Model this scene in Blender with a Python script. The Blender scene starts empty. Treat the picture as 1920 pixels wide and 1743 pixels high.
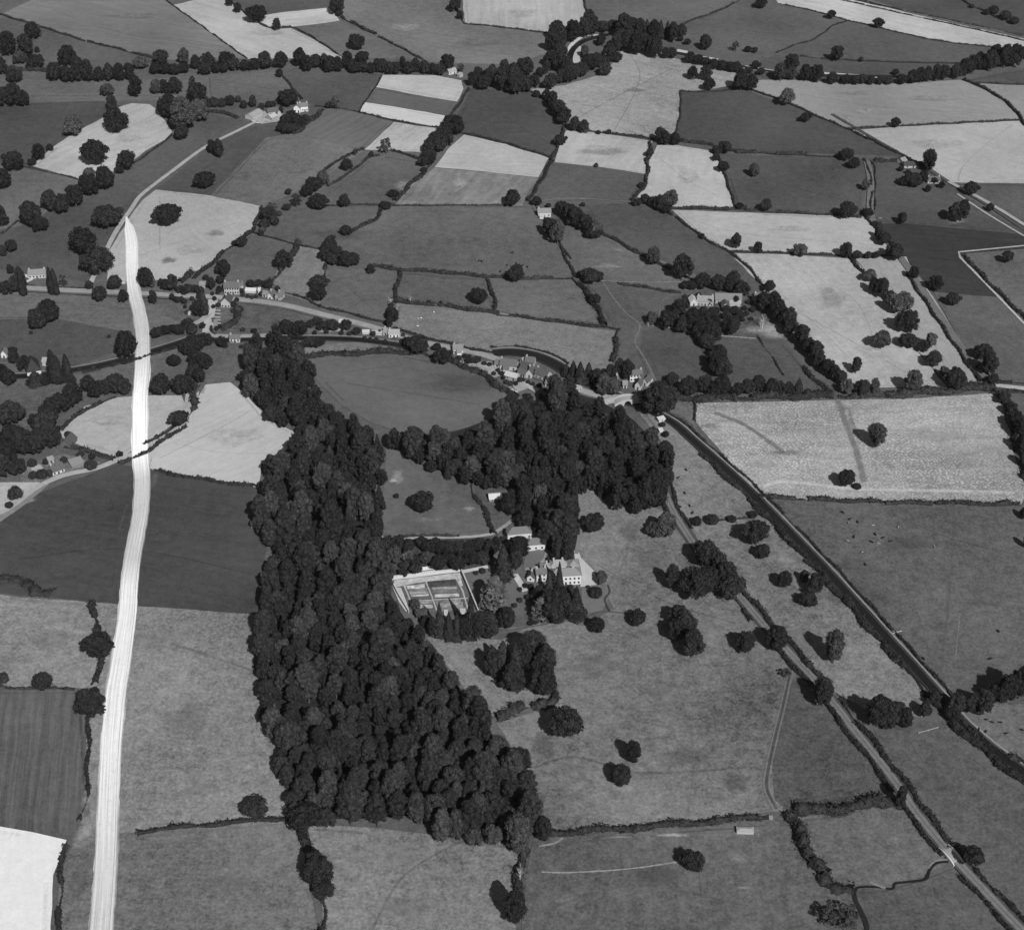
import bpy, math, random
import numpy as np
from mathutils import Vector
from mathutils.geometry import tessellate_polygon

# ---------------------------------------------------------------- camera, sky, sun, exposure
FP = 3072.0                      # focal length in photo pixels
TH = math.radians(35.25)         # camera looks this far below the horizon
HC = 560.0                       # flying height, metres
SUN_EL = math.radians(41.0)
SUN_AZ = math.radians(180 - 21.9)   # compass bearing (from +Y clockwise) the sun stands at
sc = bpy.context.scene
COL = sc.collection
cam = bpy.data.objects.new("camera", bpy.data.cameras.new("camera"))
COL.objects.link(cam)
cam.location = (0, 0, HC)
cam.rotation_euler = (math.pi / 2 - TH, 0, 0)
cam.data.sensor_fit = 'HORIZONTAL'
cam.data.sensor_width = 36.0
cam.data.lens = FP / 1920.0 * 36.0
cam.data.clip_start = 1.0
cam.data.clip_end = 30000.0
sc.camera = cam
world = bpy.data.worlds.new("World")
sc.world = world
world.use_nodes = True
wn = world.node_tree
wn.nodes.clear()
sky = wn.nodes.new("ShaderNodeTexSky")
sky.sky_type = 'NISHITA'
sky.sun_disc = False
sky.sun_elevation = SUN_EL
sky.sun_rotation = SUN_AZ
bw = wn.nodes.new("ShaderNodeRGBToBW")       # black and white film: the sky's light is neutral grey
bg = wn.nodes.new("ShaderNodeBackground")
bg.inputs[1].default_value = 0.05
wo = wn.nodes.new("ShaderNodeOutputWorld")
wn.links.new(sky.outputs[0], bw.inputs[0])
wn.links.new(bw.outputs[0], bg.inputs[0])
wn.links.new(bg.outputs[0], wo.inputs[0])
sun = bpy.data.objects.new("sun", bpy.data.lights.new("sun", 'SUN'))
COL.objects.link(sun)
sun.data.energy = 4.7
sun.data.angle = math.radians(0.5)
sd = Vector((math.sin(SUN_AZ) * math.cos(SUN_EL), math.cos(SUN_AZ) * math.cos(SUN_EL), math.sin(SUN_EL)))
sun.rotation_euler = sd.to_track_quat('Z', 'Y').to_euler()
sun.location = (300, -200, 900)
sc.view_settings.view_transform = 'Standard'
sc.view_settings.look = 'None'
sc.view_settings.exposure = 0.13
sc.view_settings.gamma = 1.0
sc.render.film_transparent = False
sc.cycles.max_bounces = 3
sc.cycles.diffuse_bounces = 2
sc.cycles.transparent_max_bounces = 8

rng = np.random.default_rng(7)
random.seed(7)

# ---------------------------------------------------------------- map coordinates
def G(px, py, z=0.0):
    """the point of the terrain (at height z) surveyed at photo position px, py"""
    x = (px - 960.0) / FP
    y = (871.5 - py) / FP
    dy = math.cos(TH) + y * math.sin(TH)
    dz = -math.sin(TH) + y * math.cos(TH)
    t = (z - HC) / dz
    return Vector((x * t, dy * t, z))

def scale_at(py, z=0.0):
    y = (871.5 - py) / FP
    dz = -math.sin(TH) + y * math.cos(TH)
    return FP / ((z - HC) / dz)           # photo pixels per metre

def look_down(py):
    return TH + math.atan((py - 871.5) / FP)

def lin(s):
    s = s / 255.0
    return s / 12.92 if s <= 0.04045 else ((s + 0.055) / 1.055) ** 2.4

KILL = 1.0                                # light reaching flat ground, calibrated
def alb(s):
    # the survey's grey scale: pale crops print a little lighter than they were read
    if s > 84: s = s + min(9.0, (s - 84) * .2)
    return lin(s) / KILL

# ---------------------------------------------------------------- properties
def tag(o, label=None, cat=None, group=None, kind=None):
    if label: o['label'] = label
    if cat: o['category'] = cat
    if group: o['group'] = group
    if kind: o['kind'] = kind
    return o

def empty(name, loc, rz=0.0):
    o = bpy.data.objects.new(name, None)
    o.empty_display_size = 0.5
    COL.objects.link(o)
    o.location = loc
    o.rotation_euler = (0, 0, rz)
    return o

def link(name, me, parent=None):
    o = bpy.data.objects.new(name, me)
    COL.objects.link(o)
    if parent is not None: o.parent = parent
    return o

def mesh(name, V, Fs, mat=None, smooth=False):
    me = bpy.data.meshes.new(name)
    me.from_pydata([tuple(v) for v in V], [], [tuple(f) for f in Fs])
    if mat: me.materials.append(mat)
    if smooth:
        me.polygons.foreach_set("use_smooth", [True] * len(me.polygons))
    me.update()
    return me

def quad_mesh(name, V, Q, mat=None):
    """fast: V (n,3) array, Q (m,4) or (m,3) index array"""
    me = bpy.data.meshes.new(name)
    V = np.asarray(V, dtype=np.float32)
    k = Q.shape[1]
    me.vertices.add(len(V))
    me.vertices.foreach_set("co", V.ravel())
    me.loops.add(Q.size)
    me.loops.foreach_set("vertex_index", Q.ravel().astype(np.int32))
    me.polygons.add(len(Q))
    me.polygons.foreach_set("loop_start", np.arange(0, Q.size, k, dtype=np.int32))
    me.update(calc_edges=True)
    if mat: me.materials.append(mat)
    return me

# ---------------------------------------------------------------- materials
def nd(nt, t, **kw):
    n = nt.nodes.new(t)
    for k, v in kw.items():
        setattr(n, k, v)
    return n

def mth(nt, op, a, b=None, c=None):
    n = nt.nodes.new("ShaderNodeMath")
    n.operation = op
    for i, v in enumerate((a, b, c)):
        if v is None: continue
        if isinstance(v, (int, float)): n.inputs[i].default_value = v
        else: nt.links.new(v, n.inputs[i])
    return n.outputs[0]

def make_surface_group():
    g = bpy.data.node_groups.new("FieldSurface", 'ShaderNodeTree')
    I = g.interface
    for nm, dv in (("Tone", .1), ("Broad", .25), ("Mottle", .2), ("Grain", .2), ("RowX", 1.), ("RowY", 0.), ("RowFreq", .3), ("RowAmp", .0)):
        s = I.new_socket(name=nm, in_out='INPUT', socket_type='NodeSocketFloat')
        s.default_value = dv
    I.new_socket(name="Value", in_out='OUTPUT', socket_type='NodeSocketFloat')
    gi = g.nodes.new("NodeGroupInput"); go = g.nodes.new("NodeGroupOutput")
    geo = g.nodes.new("ShaderNodeNewGeometry")
    def noise(vec, sc_, det, rough=.6):
        n = g.nodes.new("ShaderNodeTexNoise"); n.noise_dimensions = '3D'
        n.inputs["Scale"].default_value = sc_; n.inputs["Detail"].default_value = det; n.inputs["Roughness"].default_value = rough
        g.links.new(vec, n.inputs["Vector"])
        return mth(g, 'MULTIPLY', mth(g, 'SUBTRACT', n.outputs["Fac"], .5), 3.6)
    P = geo.outputs["Position"]
    broad = noise(P, .011, 3, .55)
    mott = noise(P, .16, 4, .75)
    grain = noise(P, .62, 3, .95)
    sx = g.nodes.new("ShaderNodeSeparateXYZ"); g.links.new(P, sx.inputs[0])
    # distance across the rows, with a slow wander, and along them
    u = mth(g, 'ADD', mth(g, 'MULTIPLY', sx.outputs[0], gi.outputs["RowY"]), mth(g, 'MULTIPLY', mth(g, 'MULTIPLY', sx.outputs[1], gi.outputs["RowX"]), -1.0))
    v = mth(g, 'ADD', mth(g, 'MULTIPLY', sx.outputs[0], gi.outputs["RowX"]), mth(g, 'MULTIPLY', sx.outputs[1], gi.outputs["RowY"]))
    u = mth(g, 'ADD', mth(g, 'MULTIPLY', u, gi.outputs["RowFreq"]), mth(g, 'MULTIPLY', broad, .8))
    cx = g.nodes.new("ShaderNodeCombineXYZ")
    g.links.new(u, cx.inputs[0]); g.links.new(mth(g, 'MULTIPLY', v, .012), cx.inputs[1])
    rows = noise(cx.outputs[0], 1.0, 2, .7)
    f = mth(g, 'ADD', mth(g, 'MULTIPLY', broad, gi.outputs["Broad"]), 1.0)
    f = mth(g, 'ADD', f, mth(g, 'MULTIPLY', mott, gi.outputs["Mottle"]))
    f = mth(g, 'ADD', f, mth(g, 'MULTIPLY', grain, gi.outputs["Grain"]))
    f = mth(g, 'ADD', f, mth(g, 'MULTIPLY', rows, gi.outputs["RowAmp"]))
    f = mth(g, 'MAXIMUM', f, .25)
    g.links.new(mth(g, 'MINIMUM', mth(g, 'MULTIPLY', f, gi.outputs["Tone"]), .85), go.inputs[0])
    return g
SURF = make_surface_group()
_mc = {}
def ground_mat(tone, broad=.3, mottle=.28, grain=.45, row=None, amp=0.0, freq=.3, kind='plain', rough=.95):
    """row = (dx, dy) direction of the rows on the ground"""
    key = (tone, broad, mottle, grain, row, amp, freq, kind)
    if key in _mc: return _mc[key]
    m = bpy.data.materials.new("surface"); m.use_nodes = True
    nt = m.node_tree
    b = nt.nodes["Principled BSDF"]
    b.inputs["Roughness"].default_value = rough
    b.inputs["Specular IOR Level"].default_value = .12
    gr = nt.nodes.new("ShaderNodeGroup"); gr.node_tree = SURF
    gr.inputs["Tone"].default_value = alb(tone)
    gr.inputs["Broad"].default_value = broad
    gr.inputs["Mottle"].default_value = mottle
    gr.inputs["Grain"].default_value = grain
    r = row or (1.0, 0.0)
    l = math.hypot(*r)
    gr.inputs["RowX"].default_value = r[0] / l
    gr.inputs["RowY"].default_value = r[1] / l
    gr.inputs["RowAmp"].default_value = amp
    gr.inputs["RowFreq"].default_value = freq
    val = gr.outputs[0]
    if kind == 'stooks':       # sheaves of corn lying in rows over the stubble
        geo = nt.nodes.new("ShaderNodeNewGeometry")
        mp = nt.nodes.new("ShaderNodeMapping")
        mp.inputs["Scale"].default_value = (.5, .95, 1); mp.inputs["Rotation"].default_value = (0, 0, -.25)
        wv = nd(nt, "ShaderNodeTexNoise"); wv.inputs["Scale"].default_value = .012; wv.inputs["Detail"].default_value = 2
        nt.links.new(geo.outputs["Position"], wv.inputs["Vector"])
        ad = nd(nt, "ShaderNodeVectorMath", operation='MULTIPLY_ADD')
        nt.links.new(wv.outputs["Color"], ad.inputs[0]); ad.inputs[1].default_value = (24, 24, 0)
        nt.links.new(geo.outputs["Position"], ad.inputs[2])
        nt.links.new(ad.outputs[0], mp.inputs["Vector"])
        vo = nd(nt, "ShaderNodeTexVoronoi", feature='F1'); vo.inputs["Scale"].default_value = 1.0; vo.inputs["Randomness"].default_value = .75
        nt.links.new(mp.outputs[0], vo.inputs["Vector"])
        k = nt.nodes.new("ShaderNodeMapRange"); k.interpolation_type = 'SMOOTHSTEP'
        nt.links.new(vo.outputs["Distance"], k.inputs[0])
        k.inputs[1].default_value = .12; k.inputs[2].default_value = .48; k.inputs[3].default_value = 1.75; k.inputs[4].default_value = .8
        # patches where the sheaves show less
        n2 = nd(nt, "ShaderNodeTexNoise"); n2.inputs["Scale"].default_value = .014; n2.inputs["Detail"].default_value = 2
        nt.links.new(geo.outputs["Position"], n2.inputs["Vector"])
        k2 = nt.nodes.new("ShaderNodeMapRange"); k2.inputs[1].default_value = .4; k2.inputs[2].default_value = .6; k2.inputs[3].default_value = .55; k2.inputs[4].default_value = 1.0
        nt.links.new(n2.outputs["Fac"], k2.inputs[0])
        d = mth(nt, 'ADD', mth(nt, 'MULTIPLY', mth(nt, 'SUBTRACT', k.outputs[0], 1.0), k2.outputs[0]), 1.0)
        val = mth(nt, 'MULTIPLY', val, d)
    if kind in ('fade', 'faint'):         # ragged worn edge: the sheet thins out towards its rim
        at = nd(nt, "ShaderNodeAttribute", attribute_name="fade")
        geo = nt.nodes.new("ShaderNodeNewGeometry")
        n = nd(nt, "ShaderNodeTexNoise"); n.inputs["Scale"].default_value = .35; n.inputs["Detail"].default_value = 4; n.inputs["Roughness"].default_value = .7
        nt.links.new(geo.outputs["Position"], n.inputs["Vector"])
        a = mth(nt, 'ADD', at.outputs["Fac"], mth(nt, 'MULTIPLY', mth(nt, 'SUBTRACT', n.outputs["Fac"], .5), 1.1))
        k = nt.nodes.new("ShaderNodeMapRange"); k.interpolation_type = 'SMOOTHSTEP'
        nt.links.new(a, k.inputs[0]); k.inputs[1].default_value = .0; k.inputs[2].default_value = 1.15; k.inputs[4].default_value = .75 if kind == 'fade' else .4
        nt.links.new(k.outputs[0], b.inputs["Alpha"])
    if kind == 'cleared':      # broad pale strip with long rut-like lines
        at = nd(nt, "ShaderNodeAttribute", attribute_name="across")
        al = nd(nt, "ShaderNodeAttribute", attribute_name="along")
        cx = nt.nodes.new("ShaderNodeCombineXYZ")
        nt.links.new(mth(nt, 'MULTIPLY', at.outputs["Fac"], 9.0), cx.inputs[0])
        nt.links.new(mth(nt, 'MULTIPLY', al.outputs["Fac"], .014), cx.inputs[1])
        n = nd(nt, "ShaderNodeTexNoise"); n.inputs["Scale"].default_value = 1.0; n.inputs["Detail"].default_value = 3; n.inputs["Roughness"].default_value = .65
        nt.links.new(cx.outputs[0], n.inputs["Vector"])
        k = nt.nodes.new("ShaderNodeMapRange")
        nt.links.new(n.outputs["Fac"], k.inputs[0]); k.inputs[1].default_value = .3; k.inputs[2].default_value = .7; k.inputs[3].default_value = .72; k.inputs[4].default_value = 1.2
        # one deep dark rut near the right-hand side
        rut = mth(nt, 'COMPARE', at.outputs["Fac"], .66, .022)
        val = mth(nt, 'MULTIPLY', val, k.outputs[0])
        so = nd(nt, "ShaderNodeAttribute", attribute_name="soil")
        val = mth(nt, 'MULTIPLY', val, so.outputs["Fac"])
        sp = nd(nt, "ShaderNodeTexNoise"); sp.inputs["Scale"].default_value = .5; sp.inputs["Detail"].default_value = 5; sp.inputs["Roughness"].default_value = .8
        ge = nt.nodes.new("ShaderNodeNewGeometry"); nt.links.new(ge.outputs["Position"], sp.inputs["Vector"])
        val = mth(nt, 'MULTIPLY', val, mth(nt, 'MINIMUM', 1.0, mth(nt, 'ADD', mth(nt, 'MULTIPLY', sp.outputs["Fac"], 1.6), .28)))
        rut2 = mth(nt, 'COMPARE', at.outputs["Fac"], -.5, .015)
        val = mth(nt, 'MULTIPLY', val, mth(nt, 'SUBTRACT', 1.0, mth(nt, 'MULTIPLY', rut2, .25)))
        val = mth(nt, 'MULTIPLY', val, mth(nt, 'SUBTRACT', 1.0, mth(nt, 'MULTIPLY', rut, .5)))
        # the edges break up into the grass
        e = mth(nt, 'SUBTRACT', 1.0, mth(nt, 'ABSOLUTE', at.outputs["Fac"]))
        k3 = nt.nodes.new("ShaderNodeMapRange"); nt.links.new(mth(nt, 'ADD', e, mth(nt, 'MULTIPLY', mth(nt, 'SUBTRACT', n.outputs["Fac"], .5), .45)), k3.inputs[0])
        k3.inputs[1].default_value = .0; k3.inputs[2].default_value = .2; k3.inputs[4].default_value = .93
        nt.links.new(k3.outputs[0], b.inputs["Alpha"])
    c = nt.nodes.new("ShaderNodeCombineColor")
    for i in range(3): nt.links.new(val, c.inputs[i])
    nt.links.new(c.outputs[0], b.inputs["Base Color"])
    _mc[key] = m
    return m

_bm = {}
def paint(tone, noise=.18, scale=.8, rough=.8, rows=None):
    """plain weathered surface for buildings and small things; rows adds tile courses"""
    key = (tone, noise, scale, rough, rows)
    if key in _bm: return _bm[key]
    m = bpy.data.materials.new("weathered"); m.use_nodes = True
    nt = m.node_tree; b = nt.nodes["Principled BSDF"]
    b.inputs["Roughness"].default_value = rough
    b.inputs["Specular IOR Level"].default_value = .2
    tc = nt.nodes.new("ShaderNodeTexCoord")
    n = nd(nt, "ShaderNodeTexNoise"); n.inputs["Scale"].default_value = scale; n.inputs["Detail"].default_value = 5; n.inputs["Roughness"].default_value = .7
    nt.links.new(tc.outputs["Object"], n.inputs["Vector"])
    f = mth(nt, 'ADD', 1.0, mth(nt, 'MULTIPLY', mth(nt, 'SUBTRACT', n.outputs["Fac"], .5), noise * 2.5))
    if rows:
        w = nd(nt, "ShaderNodeTexWave", bands_direction='Z'); w.inputs["Scale"].default_value = rows; w.inputs["Distortion"].default_value = 1.0
        nt.links.new(tc.outputs["Object"], w.inputs["Vector"])
        f = mth(nt, 'MULTIPLY', f, mth(nt, 'ADD', .88, mth(nt, 'MULTIPLY', w.outputs["Fac"], .2)))
    v = mth(nt, 'MULTIPLY', f, alb(tone))
    c = nt.nodes.new("ShaderNodeCombineColor")
    for i in range(3): nt.links.new(v, c.inputs[i])
    nt.links.new(c.outputs[0], b.inputs["Base Color"])
    _bm[key] = m
    return m

def foliage_mat():
    m = bpy.data.materials.new("foliage"); m.use_nodes = True
    nt = m.node_tree; b = nt.nodes["Principled BSDF"]
    b.inputs["Roughness"].default_value = .75
    b.inputs["Specular IOR Level"].default_value = .15
    oi = nt.nodes.new("ShaderNodeObjectInfo")
    geo = nt.nodes.new("ShaderNodeNewGeometry")
    n = nd(nt, "ShaderNodeTexNoise"); n.inputs["Scale"].default_value = .33; n.inputs["Detail"].default_value = 5; n.inputs["Roughness"].default_value = .85
    nt.links.new(geo.outputs["Position"], n.inputs["Vector"])
    rv = mth(nt, 'ADD', .82, mth(nt, 'MULTIPLY', oi.outputs["Random"], .34))
    rv = mth(nt, 'MULTIPLY', rv, mth(nt, 'MAXIMUM', mth(nt, 'MULTIPLY', mth(nt, 'SUBTRACT', n.outputs["Fac"], .27), 4.9), .12))  # strong noise paints bright flecks and black shaded gaps into the leaf colour
    sr = nt.nodes.new("ShaderNodeSeparateColor"); nt.links.new(oi.outputs["Color"], sr.inputs[0])
    v = mth(nt, 'MULTIPLY', rv, sr.outputs[0])
    c = nt.nodes.new("ShaderNodeCombineColor")
    for i in range(3): nt.links.new(v, c.inputs[i])
    nt.links.new(c.outputs[0], b.inputs["Base Color"])
    return m
FOL = foliage_mat()
BARK = paint(70, .3, 1.5)
DEADWOOD = paint(165, .3, 1.5)

# ---------------------------------------------------------------- ground sheets
_z = [0.02]
def next_z():
    _z[0] += 0.0012
    return _z[0]

def dens(P, step=9.0, jit=.5, closed=True):
    out = []
    n = len(P)
    for i in range(n if closed else n - 1):
        a, b = P[i], P[(i + 1) % n]
        k = max(1, int((b - a).length / step))
        for j in range(k):
            p = a.lerp(b, j / k)
            if j: p = p + Vector((random.uniform(-jit, jit), random.uniform(-jit, jit), 0))
            out.append(p)
    if not closed: out.append(P[-1])
    return out

def pts(s):
    return [tuple(float(v) for v in q.split(',')) for q in s.split()]

def smooth(P, k=4):
    """Catmull-Rom through ground points"""
    if len(P) < 3: return P
    out = []
    n = len(P)
    for i in range(n - 1):
        p0, p1, p2, p3 = P[max(i - 1, 0)], P[i], P[i + 1], P[min(i + 2, n - 1)]
        for j in range(k):
            t = j / k
            out.append(.5 * ((2 * p1) + (p2 - p0) * t + (2 * p0 - 5 * p1 + 4 * p2 - p3) * t * t + (3 * p1 - p0 - 3 * p2 + p3) * t ** 3))
    out.append(P[-1])
    return out

def rowdir(r):
    if r is None: return None
    a, b = G(r[0], r[1]), G(r[2], r[3])
    return (round(b.x - a.x, 3), round(b.y - a.y, 3))

def field(s, tone, label, row=None, amp=.0, freq=.3, broad=.3, mottle=.3, grain=.45, kind='plain', name='field', jit=.5):
    P = dens([G(*q) for q in pts(s)], jit=jit)
    z = next_z()
    P = [Vector((p.x, p.y, z)) for p in P]
    T = tessellate_polygon([P])
    rd = rowdir(row)
    if rd is None:               # old plough and mowing lines follow the longest side
        C_ = [G(*q) for q in pts(s)]
        e = max(((C_[i] - C_[i - 1]) for i in range(len(C_))), key=lambda v: v.length)
        rd = (round(e.x, 2), round(e.y, 2)); amp = amp or .06; freq = .16
    o = link(name, mesh(name, P, T, ground_mat(tone, broad, mottle, grain, rd, amp, freq, kind)))
    me = o.data
    # every sheet faces up
    if sum(p.normal.z for p in me.polygons) < 0: me.flip_normals()
    tag(o, label, None, None, 'structure')
    if name == 'field' and tone > 68:
        C_ = [G(*q) for q in pts(s)]
        ar = sum(C_[i - 1].x * C_[i].y - C_[i].x * C_[i - 1].y for i in range(len(C_)))
        sg = 1 if ar > 0 else -1
        k = [i for i in range(len(C_)) if (C_[i] - C_[i - 1]).length > 25]
        for i in random.sample(k, min(len(k), 3)):
            A_, B_ = C_[i - 1], C_[i]; t = (B_ - A_).normalized(); n = Vector((-t.y, t.x, 0)) * sg * random.uniform(2.2, 3.6)
            ribbon('', random.uniform(1.6, 3.2), tone + random.choice((-12, 12, 16, 20)), 'faint line along the margin of the field', name='field_margin', kind='faint', sm=False, path=dens([A_ + n + t * 4, B_ + n - t * 4], 12, .5, False))
    return o

def patch(x, y, w, h, tone, label='worn patch of pale grass', name='worn_grass', kind='fade'):
    """bare or trodden ground with a ragged edge; w, h in photo pixels"""
    c = G(x, y); s = scale_at(y)
    rx = w / 2 / s; ry = h / 2 / (s * math.sin(look_down(y)))
    z = next_z()
    V = [(c.x, c.y, z)]; Fs = []; fade = [1.0]
    N = 28
    for ring, f in ((.5, .7), (1.0, .0)):
        for i in range(N):
            a = 2 * math.pi * i / N
            k = ring * (1 + .12 * math.sin(3 * a + x) + .1 * math.sin(5 * a + y))
            V.append((c.x + rx * k * math.cos(a), c.y + ry * k * math.sin(a), z)); fade.append(f)
    for i in range(N):
        j = (i + 1) % N
        Fs.append((0, 1 + i, 1 + j)); Fs.append((1 + i, 1 + N + i, 1 + N + j, 1 + j))
    me = mesh(name, V, Fs, ground_mat(tone, .3, .4, .35, kind=kind))
    at = me.attributes.new("fade", 'FLOAT', 'POINT'); at.data.foreach_set("value", fade)
    return tag(link(name, me), label, None, None, 'structure')

def offset_path(P, d):
    out = []
    for i, p in enumerate(P):
        a = P[max(i - 1, 0)]; b = P[min(i + 1, len(P) - 1)]
        t = (b - a); t.z = 0; t.normalize()
        out.append(p + Vector((t.y, -t.x, 0)) * d)      # d > 0: to the right going along
    return out

def ribbon(s, width, tone, label, name='track', z=None, kind='plain', mottle=.2, grain=.25, sm=True, offset=0.0, widths=None, path=None):
    P = path or [G(*q) for q in pts(s)]
    if sm: P = smooth(P)
    if offset: P = offset_path(P, offset)
    z = z + .45 if z is not None else next_z()
    V = []; Fs = []; ac = []; al = []; fade = []
    L = 0.0
    across = (-1, -.66, -.33, 0, .33, .66, 1) if kind in ('cleared', 'fade', 'faint') else (-1, 1)
    m = len(across)
    for i, p in enumerate(P):
        a = P[max(i - 1, 0)]; b = P[min(i + 1, len(P) - 1)]
        if i: L += (p - P[i - 1]).length
        t = (b - a); t.z = 0; t.normalize()
        n = Vector((t.y, -t.x, 0))
        w = width
        if widths: w = widths[0] + (widths[1] - widths[0]) * i / (len(P) - 1)
        w *= 1 + random.uniform(-.03, .03)
        for k in across:
            q = p + n * (k * w / 2); V.append((q.x, q.y, z)); ac.append(k); al.append(L)
            fade.append(.75 if abs(k) < .5 else .35 if abs(k) < .9 else 0.0)
    for i in range(len(P) - 1):
        for k in range(m - 1):
            Fs.append((i * m + k, i * m + k + 1, (i + 1) * m + k + 1, (i + 1) * m + k))
    me = mesh(name, V, Fs, ground_mat(tone, .15, mottle, grain, kind=kind))
    if sum(p.normal.z for p in me.polygons) < 0: me.flip_normals()
    for nm, vals in (("across", ac), ("along", al), ("fade", fade)):
        at = me.attributes.new(nm, 'FLOAT', 'POINT'); at.data.foreach_set("value", vals)
    return tag(link(name, me), label, None, None, 'structure')

# ---------------------------------------------------------------- leaves
def leaf_quads(C, N, size, jit=.55, r=None):
    """quads at C (n,3) facing N (n,3) with jitter, half-size array"""
    r = r or rng
    n = len(C)
    N = N + r.normal(0, jit, (n, 3))
    N /= np.linalg.norm(N, axis=1, keepdims=True) + 1e-9
    A = np.cross(N, r.normal(0, 1, (n, 3)))
    A /= np.linalg.norm(A, axis=1, keepdims=True) + 1e-9
    B = np.cross(N, A)
    sz = np.asarray(size).reshape(-1, 1) * r.uniform(.7, 1.3, (n, 1))
    A = A * sz; B = B * sz * r.uniform(.6, 1.0, (n, 1))
    V = np.stack([C - A - B, C + A - B, C + A + B, C - A + B], axis=1).reshape(-1, 3)
    Q = np.arange(4 * n).reshape(n, 4)
    return V, Q

def hedge(s, w, h, label, tone=41, name='hedge', offset=0.0, path=None, sm=True, gaps=True, dense=1.0):
    P = path or [G(*q) for q in pts(s)]
    far = min(1.0, max(0.0, (P[0].y - 850) / 400))
    w *= .9 - .22 * far; h *= .95 - .15 * far
    if sm: P = smooth(P, 5)
    if offset: P = offset_path(P, offset)
    base = P[0].copy()
    # resample
    L = [0.0]
    for i in range(1, len(P)): L.append(L[-1] + (P[i] - P[i - 1]).length)
    step = 1.3
    n = max(3, int(L[-1] / step))
    d = np.linspace(0, L[-1], n)
    X = np.interp(d, L, [p.x for p in P]); Y = np.interp(d, L, [p.y for p in P])
    tx = np.gradient(X); ty = np.gradient(Y); tl = np.hypot(tx, ty) + 1e-9
    nx, ny = ty / tl, -tx / tl
    ph = rng.uniform(0, 9, 6)
    lump = .88 + .12 * np.sin(d * .31 + ph[0]) + .1 * np.sin(d * .83 + ph[1]) + rng.normal(0, .1, n)
    if gaps:
        lump *= 1 - .65 * (np.sin(d * .045 + ph[2]) + np.sin(d * .11 + ph[3]) > 1.62)
    lump = np.clip(lump, .22, 1.35)
    X = X + nx * np.sin(d * .2 + ph[4]) * .25 * w; Y = Y + ny * np.sin(d * .2 + ph[4]) * .25 * w
    prof = [(-1, 0), (-1.05, .45), (-.6, .9), (0, 1.05), (.6, .9), (1.05, .45), (1, 0)]
    m = len(prof)
    V = np.zeros((n, m, 3))
    for k, (a, b) in enumerate(prof):
        ww = w / 2 * a * .85 * lump * (1 + rng.normal(0, .22, n)); hh = h * b * .85 * lump * (1 + rng.normal(0, .2, n))
        V[:, k, 0] = X + nx * ww; V[:, k, 1] = Y + ny * ww; V[:, k, 2] = np.maximum(hh, 0)
    i = np.arange(n - 1)[:, None] * m; k = np.arange(m - 1)[None, :]
    Q = np.stack([i + k, i + k + 1, i + k + 1 + m, i + k + m], axis=-1).reshape(-1, 4)
    # leaf sprays over the body
    cnt = int(n * 13 * dense)
    ii = rng.integers(0, n, cnt); an = rng.uniform(0, math.pi, cnt)
    ca, sa = np.cos(an), np.sin(an)
    gr_ = rng.uniform(.8, 1.35, cnt); lw = w / 2 * lump[ii] * gr_; lh = h * lump[ii] * gr_
    jx = rng.uniform(-.65, .65, cnt)
    C = np.stack([X[ii] + nx[ii] * ca * lw + tx[ii] / tl[ii] * jx, Y[ii] + ny[ii] * ca * lw + ty[ii] / tl[ii] * jx, np.maximum(sa * lh, .1)], axis=1)
    Nn = np.stack([nx[ii] * ca, ny[ii] * ca, sa], axis=1)
    V2, Q2 = leaf_quads(C, Nn, np.full(cnt, min(.34, .16 + w * .06)), .75)
    V = V.reshape(-1, 3); Q2 = Q2 + len(V)
    V = np.concatenate([V, V2]) - np.array([[base.x, base.y, 0]])
    o = link(name, quad_mesh(name, V, np.concatenate([Q, Q2]), FOL))
    o.location = (base.x, base.y, 0)
    t = alb(tone); o.color = (t, t, t, 1)
    return tag(o, label, 'hedge')
# ---------------------------------------------------------------- tree shapes (radius 1, standing on z = 0)
def ico(level=1):
    import bmesh
    bm = bmesh.new(); bmesh.ops.create_icosphere(bm, subdivisions=level, radius=1)
    V = np.array([v.co[:] for v in bm.verts]); Fc = np.array([[v.index for v in f.verts] for f in bm.faces]); bm.free()
    return V, Fc
ICO_V, ICO_F = ico(2)

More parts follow.
